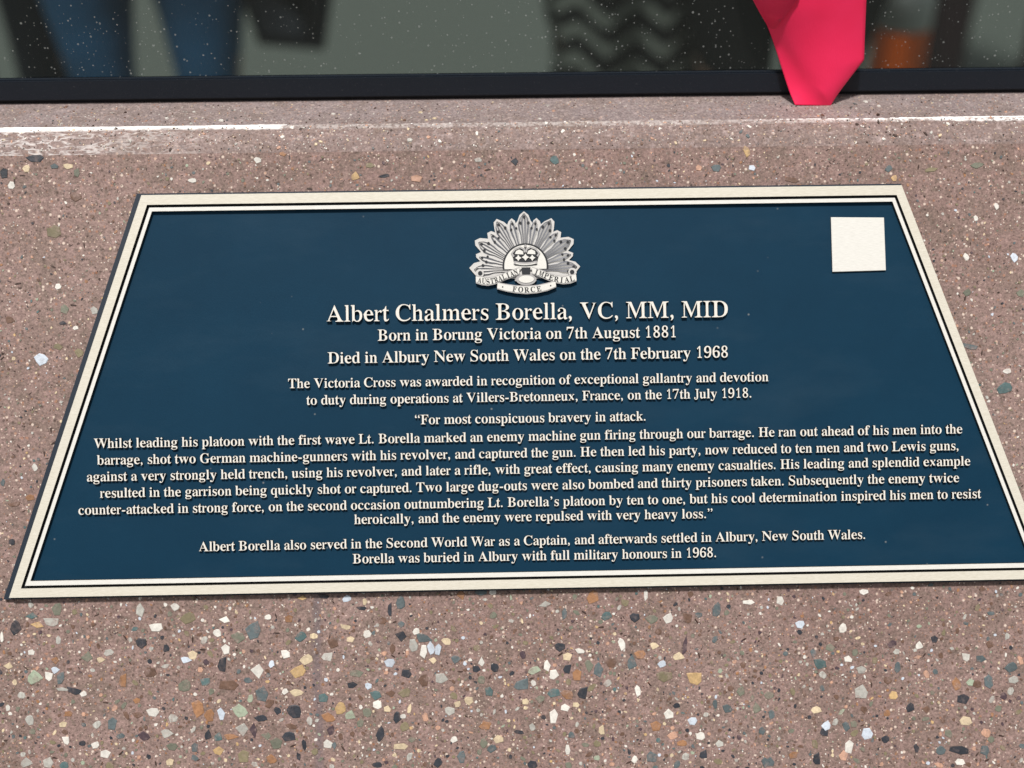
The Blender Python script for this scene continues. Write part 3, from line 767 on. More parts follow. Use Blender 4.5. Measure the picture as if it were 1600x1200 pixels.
for li, (txt, x0, y0, x1, y1) in enumerate(LINES):
    a, b = uvp(x0, y0), uvp(x1, y1)
    tot = sum(W[c] for c in txt) / 1000
    size = (b - a).length / tot
    nominal = [38.2, 26.15, 26.15, 22.0, 22.0][li] if li < 5 else 22.12
    h = 0.0028 if li == 0 else (0.0026 if li < 3 else 0.0024)
    size_q = nominal * MPX
    fx = size / size_q
    rot = math.atan2(b.y - a.y, b.x - a.x)
    ML = Matrix.Translation((a.x, a.y, ZP - 0.00005)) @ Matrix.Rotation(rot, 4, 'Z') @ Matrix.Diagonal((fx, 1, 1, 1))
    if li < 6:
        ln = empty('inscription_line', (0, 0, 0), plaque); ln.matrix_local = ML
        x = 0
        for c in txt:
            if c != ' ':
                me = letter_data(c, size_q, h)[0]
                o = link('letter', me, ln); o.location = (x, 0, 0)
            x += W[c] / 1000 * size_q
    else:
        vs, fs, fm = [], [], []
        x = 0
        for c in txt:
            if c != ' ':
                _, v_, f_, m_ = letter_data(c, size_q, h)
                k = len(vs); vs += [(p[0] + x, p[1], p[2]) for p in v_]; fs += [tuple(k + i for i in q_) for q_ in f_]; fm += m_
            x += W[c] / 1000 * size_q
        o = part('inscription_line', vs, fs, [M_letter, M_side], fm=fm); o.matrix_local = ML

# ---- rising sun badge; its drawing is in units of 1/8 photo pixel around (805, 800), y up
badge = empty('badge', (0, 0, 0), plaque)
bc = uvp(720 + 805 / 8, 320 + 800 / 8)
BS = MPX / 8
badge.matrix_local = Matrix.Translation((bc.x, bc.y, ZP - 0.00005)) @ Matrix.Rotation(-ROLL * 0 , 4, 'Z') @ Matrix.Diagonal((BS, BS, 1, 1))
badge['label'] = 'raised army badge of sun rays around a crown, with three lettered scrolls'
def bp(pts): return [Vector((x - 805, 800 - y)) for x, y in pts]
def ccw(p): return p if area(p) > 0 else p[::-1]
def bpart(name, poly, z0, z1, mats, bev=0.0, fm=True):
    vs, fs = prism(ccw(poly), z0, z1)
    return part(name, vs, fs, mats, badge, fm=sided(vs, fs, z1) if fm and len(mats) > 1 else None)
# sunburst backing outline
half = [(790, 85), (845, 130), (870, 200), (895, 235), (905, 200), (945, 170), (985, 210), (1000, 250), (1040, 215), (1130, 175), (1168, 220), (1160, 300), (1150, 345), (1200, 325), (1250, 350), (1240, 420), (1340, 410), (1405, 440), (1400, 500), (1330, 585), (1395, 610), (1390, 650), (1340, 700), (1420, 720), (1480, 780), (1440, 830), (1380, 900), (805, 930)]
R2 = [(x - 790 + 800, y) for x, y in half]
L2 = [(800 - (x - 800), y) for x, y in R2[1:-1]][::-1]
sun_out = bp(R2 + L2)
bpart('ray_backing', sun_out, 0, 0.0012, [M_badge_pale, M_cream_side])
cx0, cy0 = 0.0, -10.0
def blade(tipx, tipy, halfw, nr):
    tip = Vector((tipx - 805, 800 - tipy)); c = Vector((cx0, cy0))
    d = tip - c; Ln = d.length; d.normalize(); s = Vector((-d.y, d.x))
    prof = [(0.30, 0.55), (0.46, 0.50), (0.60, 0.62), (0.72, 0.88), (0.82, 0.98), (0.91, 0.66), (0.965, 0.10)]
    nn = nr * 2 + 1
    vs, fs, fmb = [], [], []
    for (t, wv) in prof:
        for k in range(nn):
            q = (k / (nn - 1) * 2 - 1) * halfw * wv
            p = c + d * (Ln * t - abs(q) * 0.35 * (t > .7)) + s * q
            z = 0.00125 + (0.00065 if k % 2 else 0.0) + 0.0003 * (1 - abs(k / (nn - 1) * 2 - 1))
            vs.append((p.x, p.y, z))
    for r in range(len(prof) - 1):
        for k in range(nn - 1):
            a = r * nn + k
            fs.append((a, a + nn, a + nn + 1, a + 1)); fmb.append(k % 2)  # pale and mid-grey faces alternate across the ridges
    # outer wall
    base = len(vs)
    rim = [r * nn for r in range(len(prof))] + [(len(prof) - 1) * nn + k for k in range(1, nn)] + [r * nn + nn - 1 for r in reversed(range(len(prof) - 1))]
    for i in rim: vs.append((vs[i][0], vs[i][1], 0.0009))
    for i in range(len(rim) - 1): fs.append((rim[i], base + i, base + i + 1, rim[i + 1]))
    o = part('ray', vs, fs, [M_badge_pale, M_badge_mid], badge, fm=fmb + [1] * (len(fs) - len(fmb)))
    bm = bmesh.new(); bm.from_mesh(o.data); bmesh.ops.recalc_face_normals(bm, faces=bm.faces); 
    if sum(f.normal.z for f in bm.faces) < 0: bmesh.ops.reverse_faces(bm, faces=bm.faces)
    bm.to_mesh(o.data); bm.free()
    # pierced dots near the tip
    for (t, sd) in ((0.90, 0), (0.80, 0.62), (0.80, -0.62)):
        p = c + d * Ln * t + s * sd * halfw
        r_ = 18 if halfw > 60 else 15
        ring = [Vector((p.x + r_ * math.cos(a * math.pi / 4), p.y + r_ * math.sin(a * math.pi / 4))) for a in range(8)]
        vs2, fs2 = prism(ring, 0.0008, 0.0023)
        h = part('pierced_hole', vs2, fs2, [M_badge_dk], o)
for (tx, ty) in ((635, 178), (948, 178), (368, 345), (1228, 340), (213, 640), (1392, 622)): blade(tx + (5 if tx > 800 else 0), ty, 52, 2)
for (tx, ty) in ((800, 85), (448, 188), (1142, 180), (208, 450), (1398, 440), (148, 800), (1474, 782)): blade(tx, ty, 82, 4)
# central disc with a rim
def arc(cx, cy, r, a0, a1, n, ry=None): return [(cx + r * math.cos(R(a0 + (a1 - a0) * i / n)), cy - (ry or r) * math.sin(R(a0 + (a1 - a0) * i / n))) for i in range(n + 1)]
bpart('disc_rim', bp(arc(808, 770, 285, -8, 188, 40)), 0.0004, 0.0022, [M_badge_dk])
bpart('disc', bp(arc(808, 768, 262, -8, 188, 40)), 0.0004, 0.0024, [M_cream2, M_cream_side])
# crown
ZC = 0.0024
def strip(name, pts, w_, z0, z1, mat):                             # bent band of even width
    P = bp(pts); l, r = [], []
    for i, p in enumerate(P):
        d = ((P[min(i + 1, len(P) - 1)] - P[max(i - 1, 0)])).normalized(); s = Vector((-d.y, d.x)) * w_ / 2
        l.append(p + s); r.append(p - s)
    return bpart(name, l + r[::-1], z0, z1, [mat])
def crown():
    cr = [(650, 640), (655, 600), (700, 560), (760, 545), (790, 560), (808, 500), (826, 560), (860, 545), (915, 560), (965, 600), (975, 640), (960, 700), (945, 760), (675, 760), (660, 700)]
    bpart('crown', bp(cr), ZC - 0.0003, ZC + 0.0003, [M_badge_dk])
    strip('crown_arch', [(665, 650), (640, 610), (680, 560), (745, 535), (795, 560), (800, 600)], 24, ZC, ZC + .0009, M_badge)
    strip('crown_arch', [(955, 650), (980, 610), (940, 560), (873, 535), (823, 560), (818, 600)], 24, ZC, ZC + .0009, M_badge)
    for sx in (-1, 1):
        c = 809 + sx * 75
        bpart('crown_lining', bp([(c - 55, 618), (c - 40, 580), (c + (0), 562), (c + 45, 585), (c + 50, 625)]), ZC, ZC + .0007, [M_cream2])
    bpart('orb', bp(arc(809, 520, 18, 0, 330, 11)), ZC, ZC + .001, [M_badge])
    for xx, yy, s_ in ((720, 668, 40), (809, 660, 46), (893, 668, 40)):
        k = s_ * .38
        pts = [(xx, yy - s_), (xx + k, yy - k), (xx + s_, yy), (xx + k, yy + k), (xx, yy + s_), (xx - k, yy + k), (xx - s_, yy), (xx - k, yy - k)]
        bpart('crown_cross', bp(pts), ZC, ZC + .001, [M_cream2])
    strip('crown_band', [(665, 722), (730, 738), (808, 743), (886, 738), (952, 722)], 38, ZC, ZC + .0009, M_badge)
    strip('crown_band', [(690, 735), (740, 748), (808, 752), (876, 748), (930, 735)], 12, ZC, ZC + .0012, M_cream2)
crown()
bpart('navy_gap', bp([(757, 785), (868, 785), (862, 870), (765, 870)]), 0.0015, 0.0029, [M_badge_dk])
# scrolls
strip('scroll_tail', [(745, 790), (700, 800), (690, 850), (730, 890), (700, 960)], 62, 0.0004, 0.0023, M_badge)
strip('scroll_tail', [(872, 790), (915, 800), (925, 850), (885, 890), (915, 960)], 62, 0.0004, 0.0023, M_badge)
bpart('centre_boss', bp(arc(815, 935, 125, 0, 345, 20, 72)), 0.0004, 0.0025, [M_badge, M_cream_side])
bpart('centre_boss', bp(arc(815, 932, 96, 0, 345, 20, 46)), 0.0012, 0.0029, [M_cream2, M_cream_side])
def scroll(top, bot, text, z):
    """band between two polylines, rim, pale face, and dark letters along it"""
    T, B = bp(top), bp(bot)
    bpart('scroll', T + B[::-1], 0.0, z, [M_badge, M_cream_side])
    mid = [(a + b) / 2 for a, b in zip(T, B)]
    T2 = [m_ + (t_ - m_) * .76 for t_, m_ in zip(T, mid)]; B2 = [m_ + (t_ - m_) * .76 for t_, m_ in zip(B, mid)]
    bpart('scroll_face', T2 + B2[::-1], z - .0002, z + .00025, [M_cream2, M_badge])
    L = [0]
    for a, b in zip(mid, mid[1:]): L.append(L[-1] + (b - a).length)
    hgt = sum((t_ - b_).length for t_, b_ in zip(T, B)) / len(T)
    n = len(text)
    for i, c in enumerate(text):
        if c == ' ': continue
        s_ = L[-1] * (0.5 + (i - (n - 1) / 2) / (n) * 0.92)
        j = max(0, min(len(L) - 2, sum(1 for l_ in L[1:] if l_ < s_)))
        t_ = (s_ - L[j]) / (L[j + 1] - L[j]); p = mid[j].lerp(mid[j + 1], t_)
        a0 = mid[max(0, j - 1)]; a1 = mid[min(len(mid) - 1, j + 2)]; an = math.atan2((a1 - a0).y, (a1 - a0).x)
        if c == '·':
            ring = [Vector((p.x + 9 * math.cos(k * math.pi / 3), p.y + 9 * math.sin(k * math.pi / 3))) for k in range(6)]
            bpart('scroll_dot', ring, z, z + .0005, [M_badge_dk]); continue
        em = hgt * 0.98
        g = glyph(c, res=3, am=0.0)
        wx = W[c] / 1000
        fxx = min(1.0, (L[-1] * .92 / n) / (wx * em) * 0.95)
        co_, si_ = math.cos(an), math.sin(an)
        pols = []
        for q_ in g:
            pols.append([Vector((p.x + ((v_.x - wx / 2) * em * fxx) * co_ - ((v_.y - .33) * em) * si_, p.y + ((v_.x - wx / 2) * em * fxx) * si_ + ((v_.y - .33) * em) * co_)) for v_ in q_])
        v2, f2, m2 = glyph_mesh(pols, z + .0005, None, c)
        part('scroll_letter', v2, f2, [M_badge_dk], badge)
scroll([(190, 880), (260, 885), (330, 905), (420, 893), (520, 858), (620, 818), (735, 780)],
       [(190, 975), (260, 998), (340, 1008), (430, 990), (530, 948), (630, 912), (728, 872)], 'AUSTRALIAN', 0.0030)
scroll([(888, 780), (1000, 815), (1100, 858), (1190, 888), (1280, 900), (1360, 885), (1432, 870)],
       [(892, 872), (1000, 915), (1095, 955), (1180, 985), (1270, 1002), (1360, 995), (1440, 965)], 'IMPERIAL', 0.0030)
scroll([(460, 965), (560, 985), (680, 1005), (815, 1012), (950, 1005), (1070, 980), (1175, 955)],
       [(450, 1050), (560, 1082), (680, 1105), (815, 1118), (950, 1108), (1080, 1080), (1185, 1038)], '· FORCE ·', 0.0032)
for sx in (-1, 1):                                                  # curled ends of the upper scrolls
    x_ = 815 + sx * 575
    bpart('scroll_curl', bp(arc(x_, 850, 52, 0, 345, 14)), 0.0004, 0.0027, [M_badge_pale])
    bpart('scroll_curl', bp(arc(x_ - sx * 5, 850, 28, 0, 345, 10)), 0.001, 0.0030, [M_badge_dk])

# ------------------------------------------------------------------ window: frame and glass
yG = pL.y
nV = Vector((0, -1, 0))
zf = hit(800, 117, pL, nV).z
win = tag(empty('window', (0, yG, LEDGE_Z)), 'dusty dark window in a black metal frame standing on the ledge', 'window', kind='thing')
mfr = MatB('black_frame', rough=0.5, spec=0.4)
co = mfr.coord()
mfr.base(mfr.mix(mfr.ramp(mfr.noise(co, 500, 3, 0.7), [(0.62, 0.0), (0.8, 0.35)]), lin(20, 28, 38), lin(110, 108, 108)))
mfr.bump(mfr.noise(co, 600, 2), 0.3, 0.0004)
def box(name, a, b, mat, parent, bev=0.0):
    vs = [(x, y, z) for x in (a[0], b[0]) for y in (a[1], b[1]) for z in (a[2], b[2])]
    fs = [(0, 1, 3, 2), (4, 6, 7, 5), (0, 4, 5, 1), (2, 3, 7, 6), (0, 2, 6, 4), (1, 5, 7, 3)]
    o = mesh_obj(name, vs, fs, mat, parent)
    if bev:
        bm = bmesh.new(); bm.from_mesh(o.data)
        bmesh.ops.bevel(bm, geom=bm.edges[:], offset=bev, segments=2, affect='EDGES'); bm.to_mesh(o.data); bm.free()
    return o
WZ = win.location
hF = zf - LEDGE_Z
box('gasket', (-XW, 0.003, 0.0001), (XW, 0.006, 0.0026), MatB('black_gasket', color=(0.008, 0.008, 0.009, 1), rough=0.8).m, win)
box('bottom_rail', (-XW, 0.0, 0.0026), (XW, 0.0045, hF), mfr.m, win, 0.0008)
GH = 0.9
box('top_rail', (-XW, 0.0, GH), (XW, 0.02, GH + 0.03), mfr.m, win, 0.0008)
for sx in (-1, 1):
    a, b = sorted((sx * XW, sx * (XW - 0.03)))
    box('side_rail', (a, 0.001, hF), (b, 0.02, GH), mfr.m, win)
mg = bpy.data.materials.new('dusty_glass'); mg.use_nodes = True
t = mg.node_tree; t.nodes.clear()
out = t.nodes.new('ShaderNodeOutputMaterial'); tr = t.nodes.new('ShaderNodeBsdfTransparent'); gl = t.nodes.new('ShaderNodeBsdfGlossy')
tr.inputs[0].default_value = (0.40, 0.45, 0.44, 1); gl.inputs['Roughness'].default_value = 0.02
fr = t.nodes.new('ShaderNodeFresnel'); fr.inputs[0].default_value = 1.5
m1 = t.nodes.new('ShaderNodeMixShader'); t.links.new(fr.outputs[0], m1.inputs[0]); t.links.new(tr.outputs[0], m1.inputs[1]); t.links.new(gl.outputs[0], m1.inputs[2])
df = t.nodes.new('ShaderNodeBsdfDiffuse'); df.inputs[0].default_value = (0.5, 0.52, 0.5, 1)
m2 = t.nodes.new('ShaderNodeMixShader')
tc = t.nodes.new('ShaderNodeTexCoord'); vo = t.nodes.new('ShaderNodeTexVoronoi'); vo.inputs['Scale'].default_value = 260
t.links.new(tc.outputs['Object'], vo.inputs['Vector'])
sp = t.nodes.new('ShaderNodeSeparateColor'); t.links.new(vo.outputs['Color'], sp.inputs[0])
def nmath(op, a, b):
    x = t.nodes.new('ShaderNodeMath'); x.operation = op
    for k_, v_ in enumerate((a, b)):
        if isinstance(v_, float): x.inputs[k_].default_value = v_
        else: t.links.new(v_, x.inputs[k_])
    return x.outputs[0]
def specks(vor_, sep_, size, amount):                             # dust spots of many sizes, most of them tiny
    rad = nmath('MULTIPLY', nmath('POWER', sep_.outputs[0], 5.0), size)
    x = t.nodes.new('ShaderNodeMapRange'); t.links.new(nmath('SUBTRACT', rad, vor_.outputs['Distance']), x.inputs[0])
    x.inputs[1].default_value = 0.0; x.inputs[2].default_value = 0.07
    return nmath('MULTIPLY', x.outputs[0], nmath('MULTIPLY', sep_.outputs[1], amount))
vo2 = t.nodes.new('ShaderNodeTexVoronoi'); vo2.inputs['Scale'].default_value = 620
t.links.new(tc.outputs['Object'], vo2.inputs['Vector'])
sp2 = t.nodes.new('ShaderNodeSeparateColor'); t.links.new(vo2.outputs['Color'], sp2.inputs[0])
mlo = nmath('ADD', specks(vo, sp, 0.22, 0.5), specks(vo2, sp2, 0.42, 0.4))
ad = t.nodes.new('ShaderNodeMath'); ad.operation = 'ADD'; ad.inputs[1].default_value = 0.012; t.links.new(mlo, ad.inputs[0])
t.links.new(ad.outputs[0], m2.inputs[0]); t.links.new(m1.outputs[0], m2.inputs[1]); t.links.new(df.outputs[0], m2.inputs[2]); t.links.new(m2.outputs[0], out.inputs[0])
o = mesh_obj('glass_pane', [(-XW + .03, 0.0028, hF - .001), (XW - .03, 0.0028, hF - .001), (XW - .03, 0.0028, GH), (-XW + .03, 0.0028, GH)], [(0, 1, 2, 3)], mg, win)

# ------------------------------------------------------------------ pink ribbon end standing on the ledge
pb = hit(1270, 165, Vector((0, 0, LEDGE_Z)), Zup)
yR = pb.y
def rib(px, py, dy=0.0):
    p = hit(px, py, Vector((0, yR + dy, 0)), nV); return p
# rows from the foot upwards: (left edge, ridge, right edge) with depth offsets; the ridge stands forward
rows = [
    [(1242.5, 164, .000), (1256, 164.6, -.000), (1293, 165.5, -.000), (1296, 165.3, 0), (1297.5, 165.3, .000)],
    [(1236, 150, .003), (1256, 150, .0015), (1289, 151, -.002), (1300, 152, -.0015), (1311, 147.5, .001)],
    [(1230, 131, .005), (1252, 133, .003), (1280, 135, -.003), (1306, 133, -.003), (1327, 128, .001)],
    [(1222, 105, .006), (1243, 108, .004), (1262, 110, -.001), (1305, 106, -.004), (1352.5, 97.5, .001)],
    [(1213, 75, .006), (1228, 78, .004), (1246, 80, .000), (1300, 76, -.004), (1354, 70, .001)],
    [(1200.5, 42, .003), (1214, 46, .0015), (1236, 48, -.001), (1295, 44, -.004), (1355.5, 40, .001)],
    [(1186, 18, .001), (1208, 22, -.001), (1240, 22, -.003), (1295, 18, -.004), (1356.5, 15, .001)],
    [(1172, -6, .0), (1205, -6, -.0015), (1240, -6, -.003), (1295, -6, -.004), (1357.5, -6, .001)],
    [(1150, -60, .003), (1195, -60, .000), (1240, -60, -.003), (1295, -60, -.003), (1360, -60, .002)],
    [(1145, -140, .004), (1195, -140, .002), (1245, -140, -.001), (1300, -140, -.001), (1368, -140, .003)],
    [(1190, -230, .008), (1215, -230, .004), (1250, -230, .001), (1290, -230, .002), (1330, -230, .006)]]
vs = [rib(px, py) + Vector((0, dy + min(0.004, max(0, 164 - py) * 0.00004), 0)) for r_ in rows for px, py, dy in r_]
n = 5; fs = []
for i in range(len(rows) - 1):
    for j in range(n - 1):
        a = i * n + j; fs.append((a, a + 1, a + n + 1, a + n))
mp = MatB('pink_satin', rough=0.5, spec=0.35)
co = mp.coord()
mp.base(mp.ramp(mp.noise(co, 30, 2), [(0.3, (0.95, 0.022, 0.10, 1)), (0.7, (1.0, 0.03, 0.125, 1))]))
wv = mp.n('TexNoise'); wv.inputs['Scale'].default_value = 1500; mp.l(mp.coord((1, 1, 0.3)), wv.inputs['Vector'])
mp.bump(mp.noise(mp.coord((1, 1, 0.5)), 45, 3, 0.5), 0.25, 0.002, mp.bump(wv.outputs['Fac'], 0.3, 0.0003))
rb = mesh_obj('ribbon', vs, fs, mp.m, None, smooth=True)
tag(rb, 'pinkish red folded ribbon end with a cut corner, standing on the ledge before the glass', 'ribbon')
md = rb.modifiers.new('s', 'SUBSURF'); md.levels = md.render_levels = 3; md.subdivision_type = 'CATMULL_CLARK'
cr = rb.data.attributes.new('crease_edge', 'FLOAT', 'EDGE')
corner = {0, 2, 4, 3 * n + 4}
for e in rb.data.edges:
    a, b = e.vertices
    ra, ja, rb_, jb = a // n, a % n, b // n, b % n
    k = 0.0
    if (ja == jb and ja in (0, 4)): k = 1.0
    if ra == rb_ and ra == 0: k = 1.0
    if ra == rb_ == 3 and jb == 4 or ja == 4 and ra == rb_ == 3: k = 0.5
    if ja == jb == 2 and max(ra, rb_) <= 2: k = 0.75
    cr.data[e.index].value = k
cv = rb.data.attributes.new('crease_vert', 'FLOAT', 'POINT')
for i in (0, 4, 3 * n + 4): cv.data[i].value = 1.0
md = rb.modifiers.new('t', 'SOLIDIFY'); md.thickness = 0.0008
# a thin overlapped fold line near the top left
f0, f1, f2 = rib(1211, 46, .0035), rib(1226, 26, .0002), rib(1248, -3, -.0012)
e0, e1, e2 = rib(1200, 42, .0048), rib(1187, 20, .0018), rib(1172, -8, .001)
vs = [e0, f0, e1, f1, e2, f2, rib(1160, -50, .0035), rib(1262, -50, -.0012)]
for q_ in range(0): pass
fl = mesh_obj('fold', vs, [(0, 1, 3, 2), (2, 3, 5, 4), (4, 5, 7, 6)], mp.m, rb, smooth=True)
md = fl.modifiers.new('t', 'SOLIDIFY'); md.thickness = 0.0007

# ------------------------------------------------------------------ people beyond the glass
def cloth(name, rgb, sc=60):
    m = MatB(name, rough=0.85)
    co = m.coord(); a = lin(*rgb)
    m.base(m.ramp(m.noise(co, sc * .15, 3), [(0.3, tuple(x * .65 for x in a[:3]) + (1,)), (0.7, tuple(min(1, x * 1.3) for x in a[:3]) + (1,))]))
    m.bump(m.noise(co, sc, 3), 0.4, 0.003); return m.m
M_skin = MatB('skin', color=(0.55, 0.33, 0.24, 1), rough=0.55).m
M_hair = cloth('hair', (50, 36, 28)); M_shoe = MatB('shoe', color=(0.02, 0.02, 0.02, 1), rough=0.5).m
def skin_mesh(name, joints, edges, mat, parent, root=0):
    me = bpy.data.meshes.new(name); me.from_pydata([j[:3] for j in joints], edges, []); me.materials.append(mat)
    o = link(name, me, parent)
    sk = o.modifiers.new('skin', 'SKIN'); sk.use_smooth_shade = True
    for i, j in enumerate(joints):
        r_ = j[3]; me.skin_vertices[0].data[i].radius = (r_, j[4] if len(j) > 4 else r_)
        me.skin_vertices[0].data[i].use_root = (i == root)
    sb = o.modifiers.new('sub', 'SUBSURF'); sb.levels = sb.render_levels = 2
    return o
def person(xa, xb, Y, trousers, top, label, stoop=0.0, skirt=None):
    cx = (xa + xb) / 2; hw = abs(xb - xa) / 2
    p = tag(empty('person', (cx, Y, 0)), label, 'person', 'people standing beyond the glass')
    s = hw
    body_j = [(0, 0, .95, .13, .10), (0, 0, 1.12, .12, .09), (0, 0, 1.30, .15, .10), (0, 0, 1.46, .075), (0, 0, 1.53, .055), (0, -.01, 1.60, .075, .09), (0, -.01, 1.70, .075, .095), (0, 0, 1.76, .05)]
    e = [(i, i + 1) for i in range(7)]
    def add(ch, start):
        prev = start
        for j in ch: body_j.append(j); e.append((prev, len(body_j) - 1)); prev = len(body_j) - 1
        return prev
    for sx in (-1, 1):
        add([(sx * .10, 0, .88, .085), (sx * s, .0, .50, .044), (sx * s, .01, .30, .04), (sx * s, .02, .09, .036), (sx * s, -.10, .035, .035)], 0)
        hnd = add([(sx * .17, 0, 1.42, .055), (sx * .24, .01, 1.15, .042), (sx * .25, -.04, .92, .03), (sx * .25, -.06, .85, .034, .018)], 2)
        for f_ in range(4): add([(sx * .25, -.085 + f_ * .018, .80, .009), (sx * .245, -.085 + f_ * .018, .755 + .006 * abs(f_ - 1.5), .008)], hnd)
        add([(sx * .235, -.10, .83, .010), (sx * .232, -.11, .795, .009)], hnd)
    skin_mesh('body', body_j, e, M_skin, p)
    jt = [(0, 0, .97, .16, .12), (0, 0, .90, .15, .12)]; et = [(0, 1)]
    for sx in (-1, 1):
        k = len(jt); jt += [(sx * .09, 0, .80, .095), (sx * s, 0, .57, .052), (sx * s, .01, .30, .048), (sx * s, .02, .07, .050)]
        et += [(1, k), (k, k + 1), (k + 1, k + 2), (k + 2, k + 3)]
    if skirt:
        vs, fs = [], []; K = 48
        for zz, rx in ((1.0, .15), (.9, .17), (.75, .165), (.6, skirt), (.40, skirt * 1.04)):
            for q in range(K):
                a = 2 * math.pi * q / K; fl_ = 1 + (0.05 * math.sin(q * 5) if zz < .8 else 0)
                vs.append((rx * fl_ * math.cos(a), rx * .7 * fl_ * math.sin(a), zz))
        for r_ in range(4):
            for q in range(K): fs.append((r_ * K + q, r_ * K + (q + 1) % K, (r_ + 1) * K + (q + 1) % K, (r_ + 1) * K + q))
        mesh_obj('skirt', vs, fs, trousers, p, smooth=True)
    else: skin_mesh('trousers', jt, et, trousers, p)
    jj = [(0, 0, .93, .155, .12), (0, 0, 1.1, .15, .115), (0, 0, 1.30, .175, .12), (0, 0, 1.44, .09)]; ej = [(0, 1), (1, 2), (2, 3)]
    for sx in (-1, 1):
        k = len(jj); jj += [(sx * .18, 0, 1.40, .07), (sx * .245, .01, 1.15, .055), (sx * .252, -.035, .93, .045)]
        ej += [(2, k), (k, k + 1), (k + 1, k + 2)]
        vs = []
    skin_mesh('jacket', jj, ej, top, p)
    skin_mesh('hair', [(0, .03, 1.62, .06), (0, .02, 1.72, .09, .095), (0, 0, 1.79, .06)], [(0, 1), (1, 2)], M_hair, p)
    for sx in (-1, 1): skin_mesh('shoe', [(sx * s, .04, .045, .045), (sx * s, -.06, .04, .042), (sx * s, -.16, .03, .03)], [(0, 1), (1, 2)], M_shoe, p)
    # eyes, nose, mouth, ears
    for sx in (-1, 1):
        skin_mesh('ear', [(sx * .085, 0, 1.67, .012), (sx * .088, .005, 1.635, .009)], [(0, 1)], M_skin, p)
        skin_mesh('eye', [(sx * .032, -.098, 1.665, .010), (sx * .033, -.101, 1.665, .009)], [(0, 1)], M_shoe, p)
    skin_mesh('nose', [(0, -.098, 1.66, .008), (0, -.115, 1.63, .013)], [(0, 1)], M_skin, p)
    return p
YP = yG + 1.35
def px_at(px, Y, py=60): return hit(px, py, Vector((0, Y, 0)), nV)
jeans = cloth('blue_denim', (44, 100, 142)); navy = cloth('navy_cloth', (14, 28, 44)); blackc = cloth('black_cloth', (18, 20, 22)); maroon = cloth('maroon_cloth', (46, 26, 30)); coat = cloth('grey_coat', (80, 84, 88)); olivec = cloth('olive_coat', (80, 82, 60))
mw_ = MatB('zigzag_cloth', rough=0.85)
tz = mw_.n('TexCoord'); sz_ = mw_.n('SeparateXYZ'); mw_.l(tz.outputs['Object'], sz_.inputs[0])
zz_ = mw_.math('ADD', sz_.outputs[2], mw_.math('MULTIPLY', mw_.math('PINGPONG', mw_.math('ADD', sz_.outputs[0], 1.0), 0.045), 0.75))
zz_ = mw_.math('ADD', zz_, mw_.math('MULTIPLY', mw_.noise(mw_.coord(), 14, 2), 0.03))
mw_.base(mw_.ramp(mw_.math('MULTIPLY', mw_.math('ADD', mw_.math('SINE', mw_.math('MULTIPLY', zz_, 115.0)), 1.0), 0.5), [(0.5, lin(12, 14, 16)), (0.72, lin(150, 155, 145))]))
pa, pbb = px_at(152, YP), px_at(318, YP)
person(pa.x, pbb.x, YP, jeans, coat, 'person in blue jeans standing at the left beyond the glass')
pa, pbb = px_at(-70, YP + .15), px_at(62, YP + .15)
person(pa.x, pbb.x, YP + .15, navy, navy, 'person in dark navy trousers at the far left edge beyond the glass')
pa, pbb = px_at(930, YP + .05), px_at(1055, YP + .05)
person(pa.x, pbb.x, YP + .05, mw_.m, blackc, 'person in a black skirt with a pale wavy pattern beyond the glass', skirt=(px_at(1122, YP).x - px_at(868, YP).x) / 2)
pa, pbb = px_at(1160, YP - .1), px_at(1278, YP - .1)
person(pa.x, pbb.x, YP - .1, blackc, olivec, 'person in black trousers beyond the glass, behind the pink ribbon')
pa, pbb = px_at(1482, YP + .8), px_at(1640, YP + .8)
person(pa.x, pbb.x, YP + .8, maroon, blackc, 'person in dark maroon trousers at the right beyond the glass, beside the orange bollard')
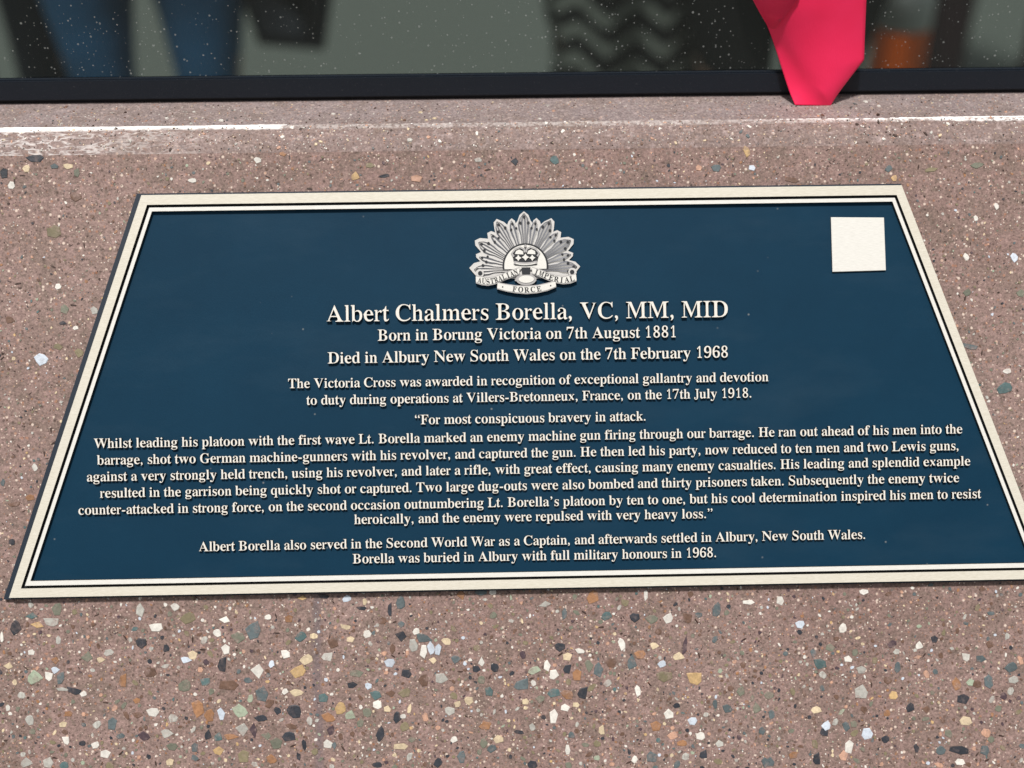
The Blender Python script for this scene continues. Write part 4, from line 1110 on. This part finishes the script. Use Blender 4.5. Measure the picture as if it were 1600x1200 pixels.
# dark bag hanging beside the person in jeans
bgp = px_at(462, YP, 62); z0 = bgp.z
bm_ = [(-.055, .0), (-.075, .08), (-.07, .20), (-.05, .24), (.06, .24), (.08, .20), (.06, .06), (.045, -.01)]
vs, fs = [], []
for yy, k in ((-.035, .8), (-.02, 1), (.02, 1), (.035, .8)):
    vs += [(x * k, yy, .12 + (z - .12) * k) for x, z in bm_]
nb = len(bm_)
for r_ in range(3):
    for i in range(nb): fs.append((r_ * nb + i, r_ * nb + (i + 1) % nb, (r_ + 1) * nb + (i + 1) % nb, (r_ + 1) * nb + i))
fs += [tuple(range(nb)), tuple(reversed(range(3 * nb, 4 * nb)))]
bag = tag(empty('bag', (bgp.x, YP, z0)), 'dark bag hanging beside the person in blue jeans beyond the glass', 'bag')
mesh_obj('pouch', vs, fs, navy, bag, smooth=True)
skin_mesh('strap', [(-.04, 0, .23, .006), (-.03, 0, .34, .006), (.03, 0, .34, .006), (.04, 0, .23, .006)], [(0, 1), (1, 2), (2, 3)], M_shoe, bag)
# orange bollard with a pale band
Yb = YP + .1
bl = px_at(1407, Yb, 60); rB = (px_at(1450, Yb, 80).x - px_at(1366, Yb, 80).x) / 2
zsw = px_at(1407, Yb, 37).z
bol = tag(empty('bollard', (bl.x, Yb, 0)), 'orange traffic bollard with a pale grey band seen through the glass', 'bollard')
def lathe(name, prof, mat, parent, K=32):
    vs, fs = [], []
    for r_, z in prof:
        for q in range(K): vs.append((r_ * math.cos(2 * math.pi * q / K), r_ * math.sin(2 * math.pi * q / K), z))
    for i in range(len(prof) - 1):
        for q in range(K): fs.append((i * K + q, i * K + (q + 1) % K, (i + 1) * K + (q + 1) % K, (i + 1) * K + q))
    fs += [tuple(reversed(range(K))), tuple(range((len(prof) - 1) * K, len(prof) * K))]
    return mesh_obj(name, vs, fs, mat, parent, smooth=True)
mo = MatB('orange_plastic', color=(1.0, 0.17, 0.01, 1), rough=0.5)
lathe('base', [(.20, 0), (.20, .04), (.12, .07), (rB * 1.3, .09)], MatB('rubber', color=(.02, .02, .02, 1), rough=.8).m, bol)
lathe('post', [(rB * 1.12, .09), (rB, zsw - .02), (rB, zsw), (rB * .98, zsw + .16), (rB * .95, 1.0), (rB * .7, 1.03)], mo.m, bol)
lathe('reflective_band', [(rB * 1.02, zsw), (rB * 1.01, zsw + .13)], MatB('pale_band', color=(.88, .9, .88, 1), rough=.4).m, bol)
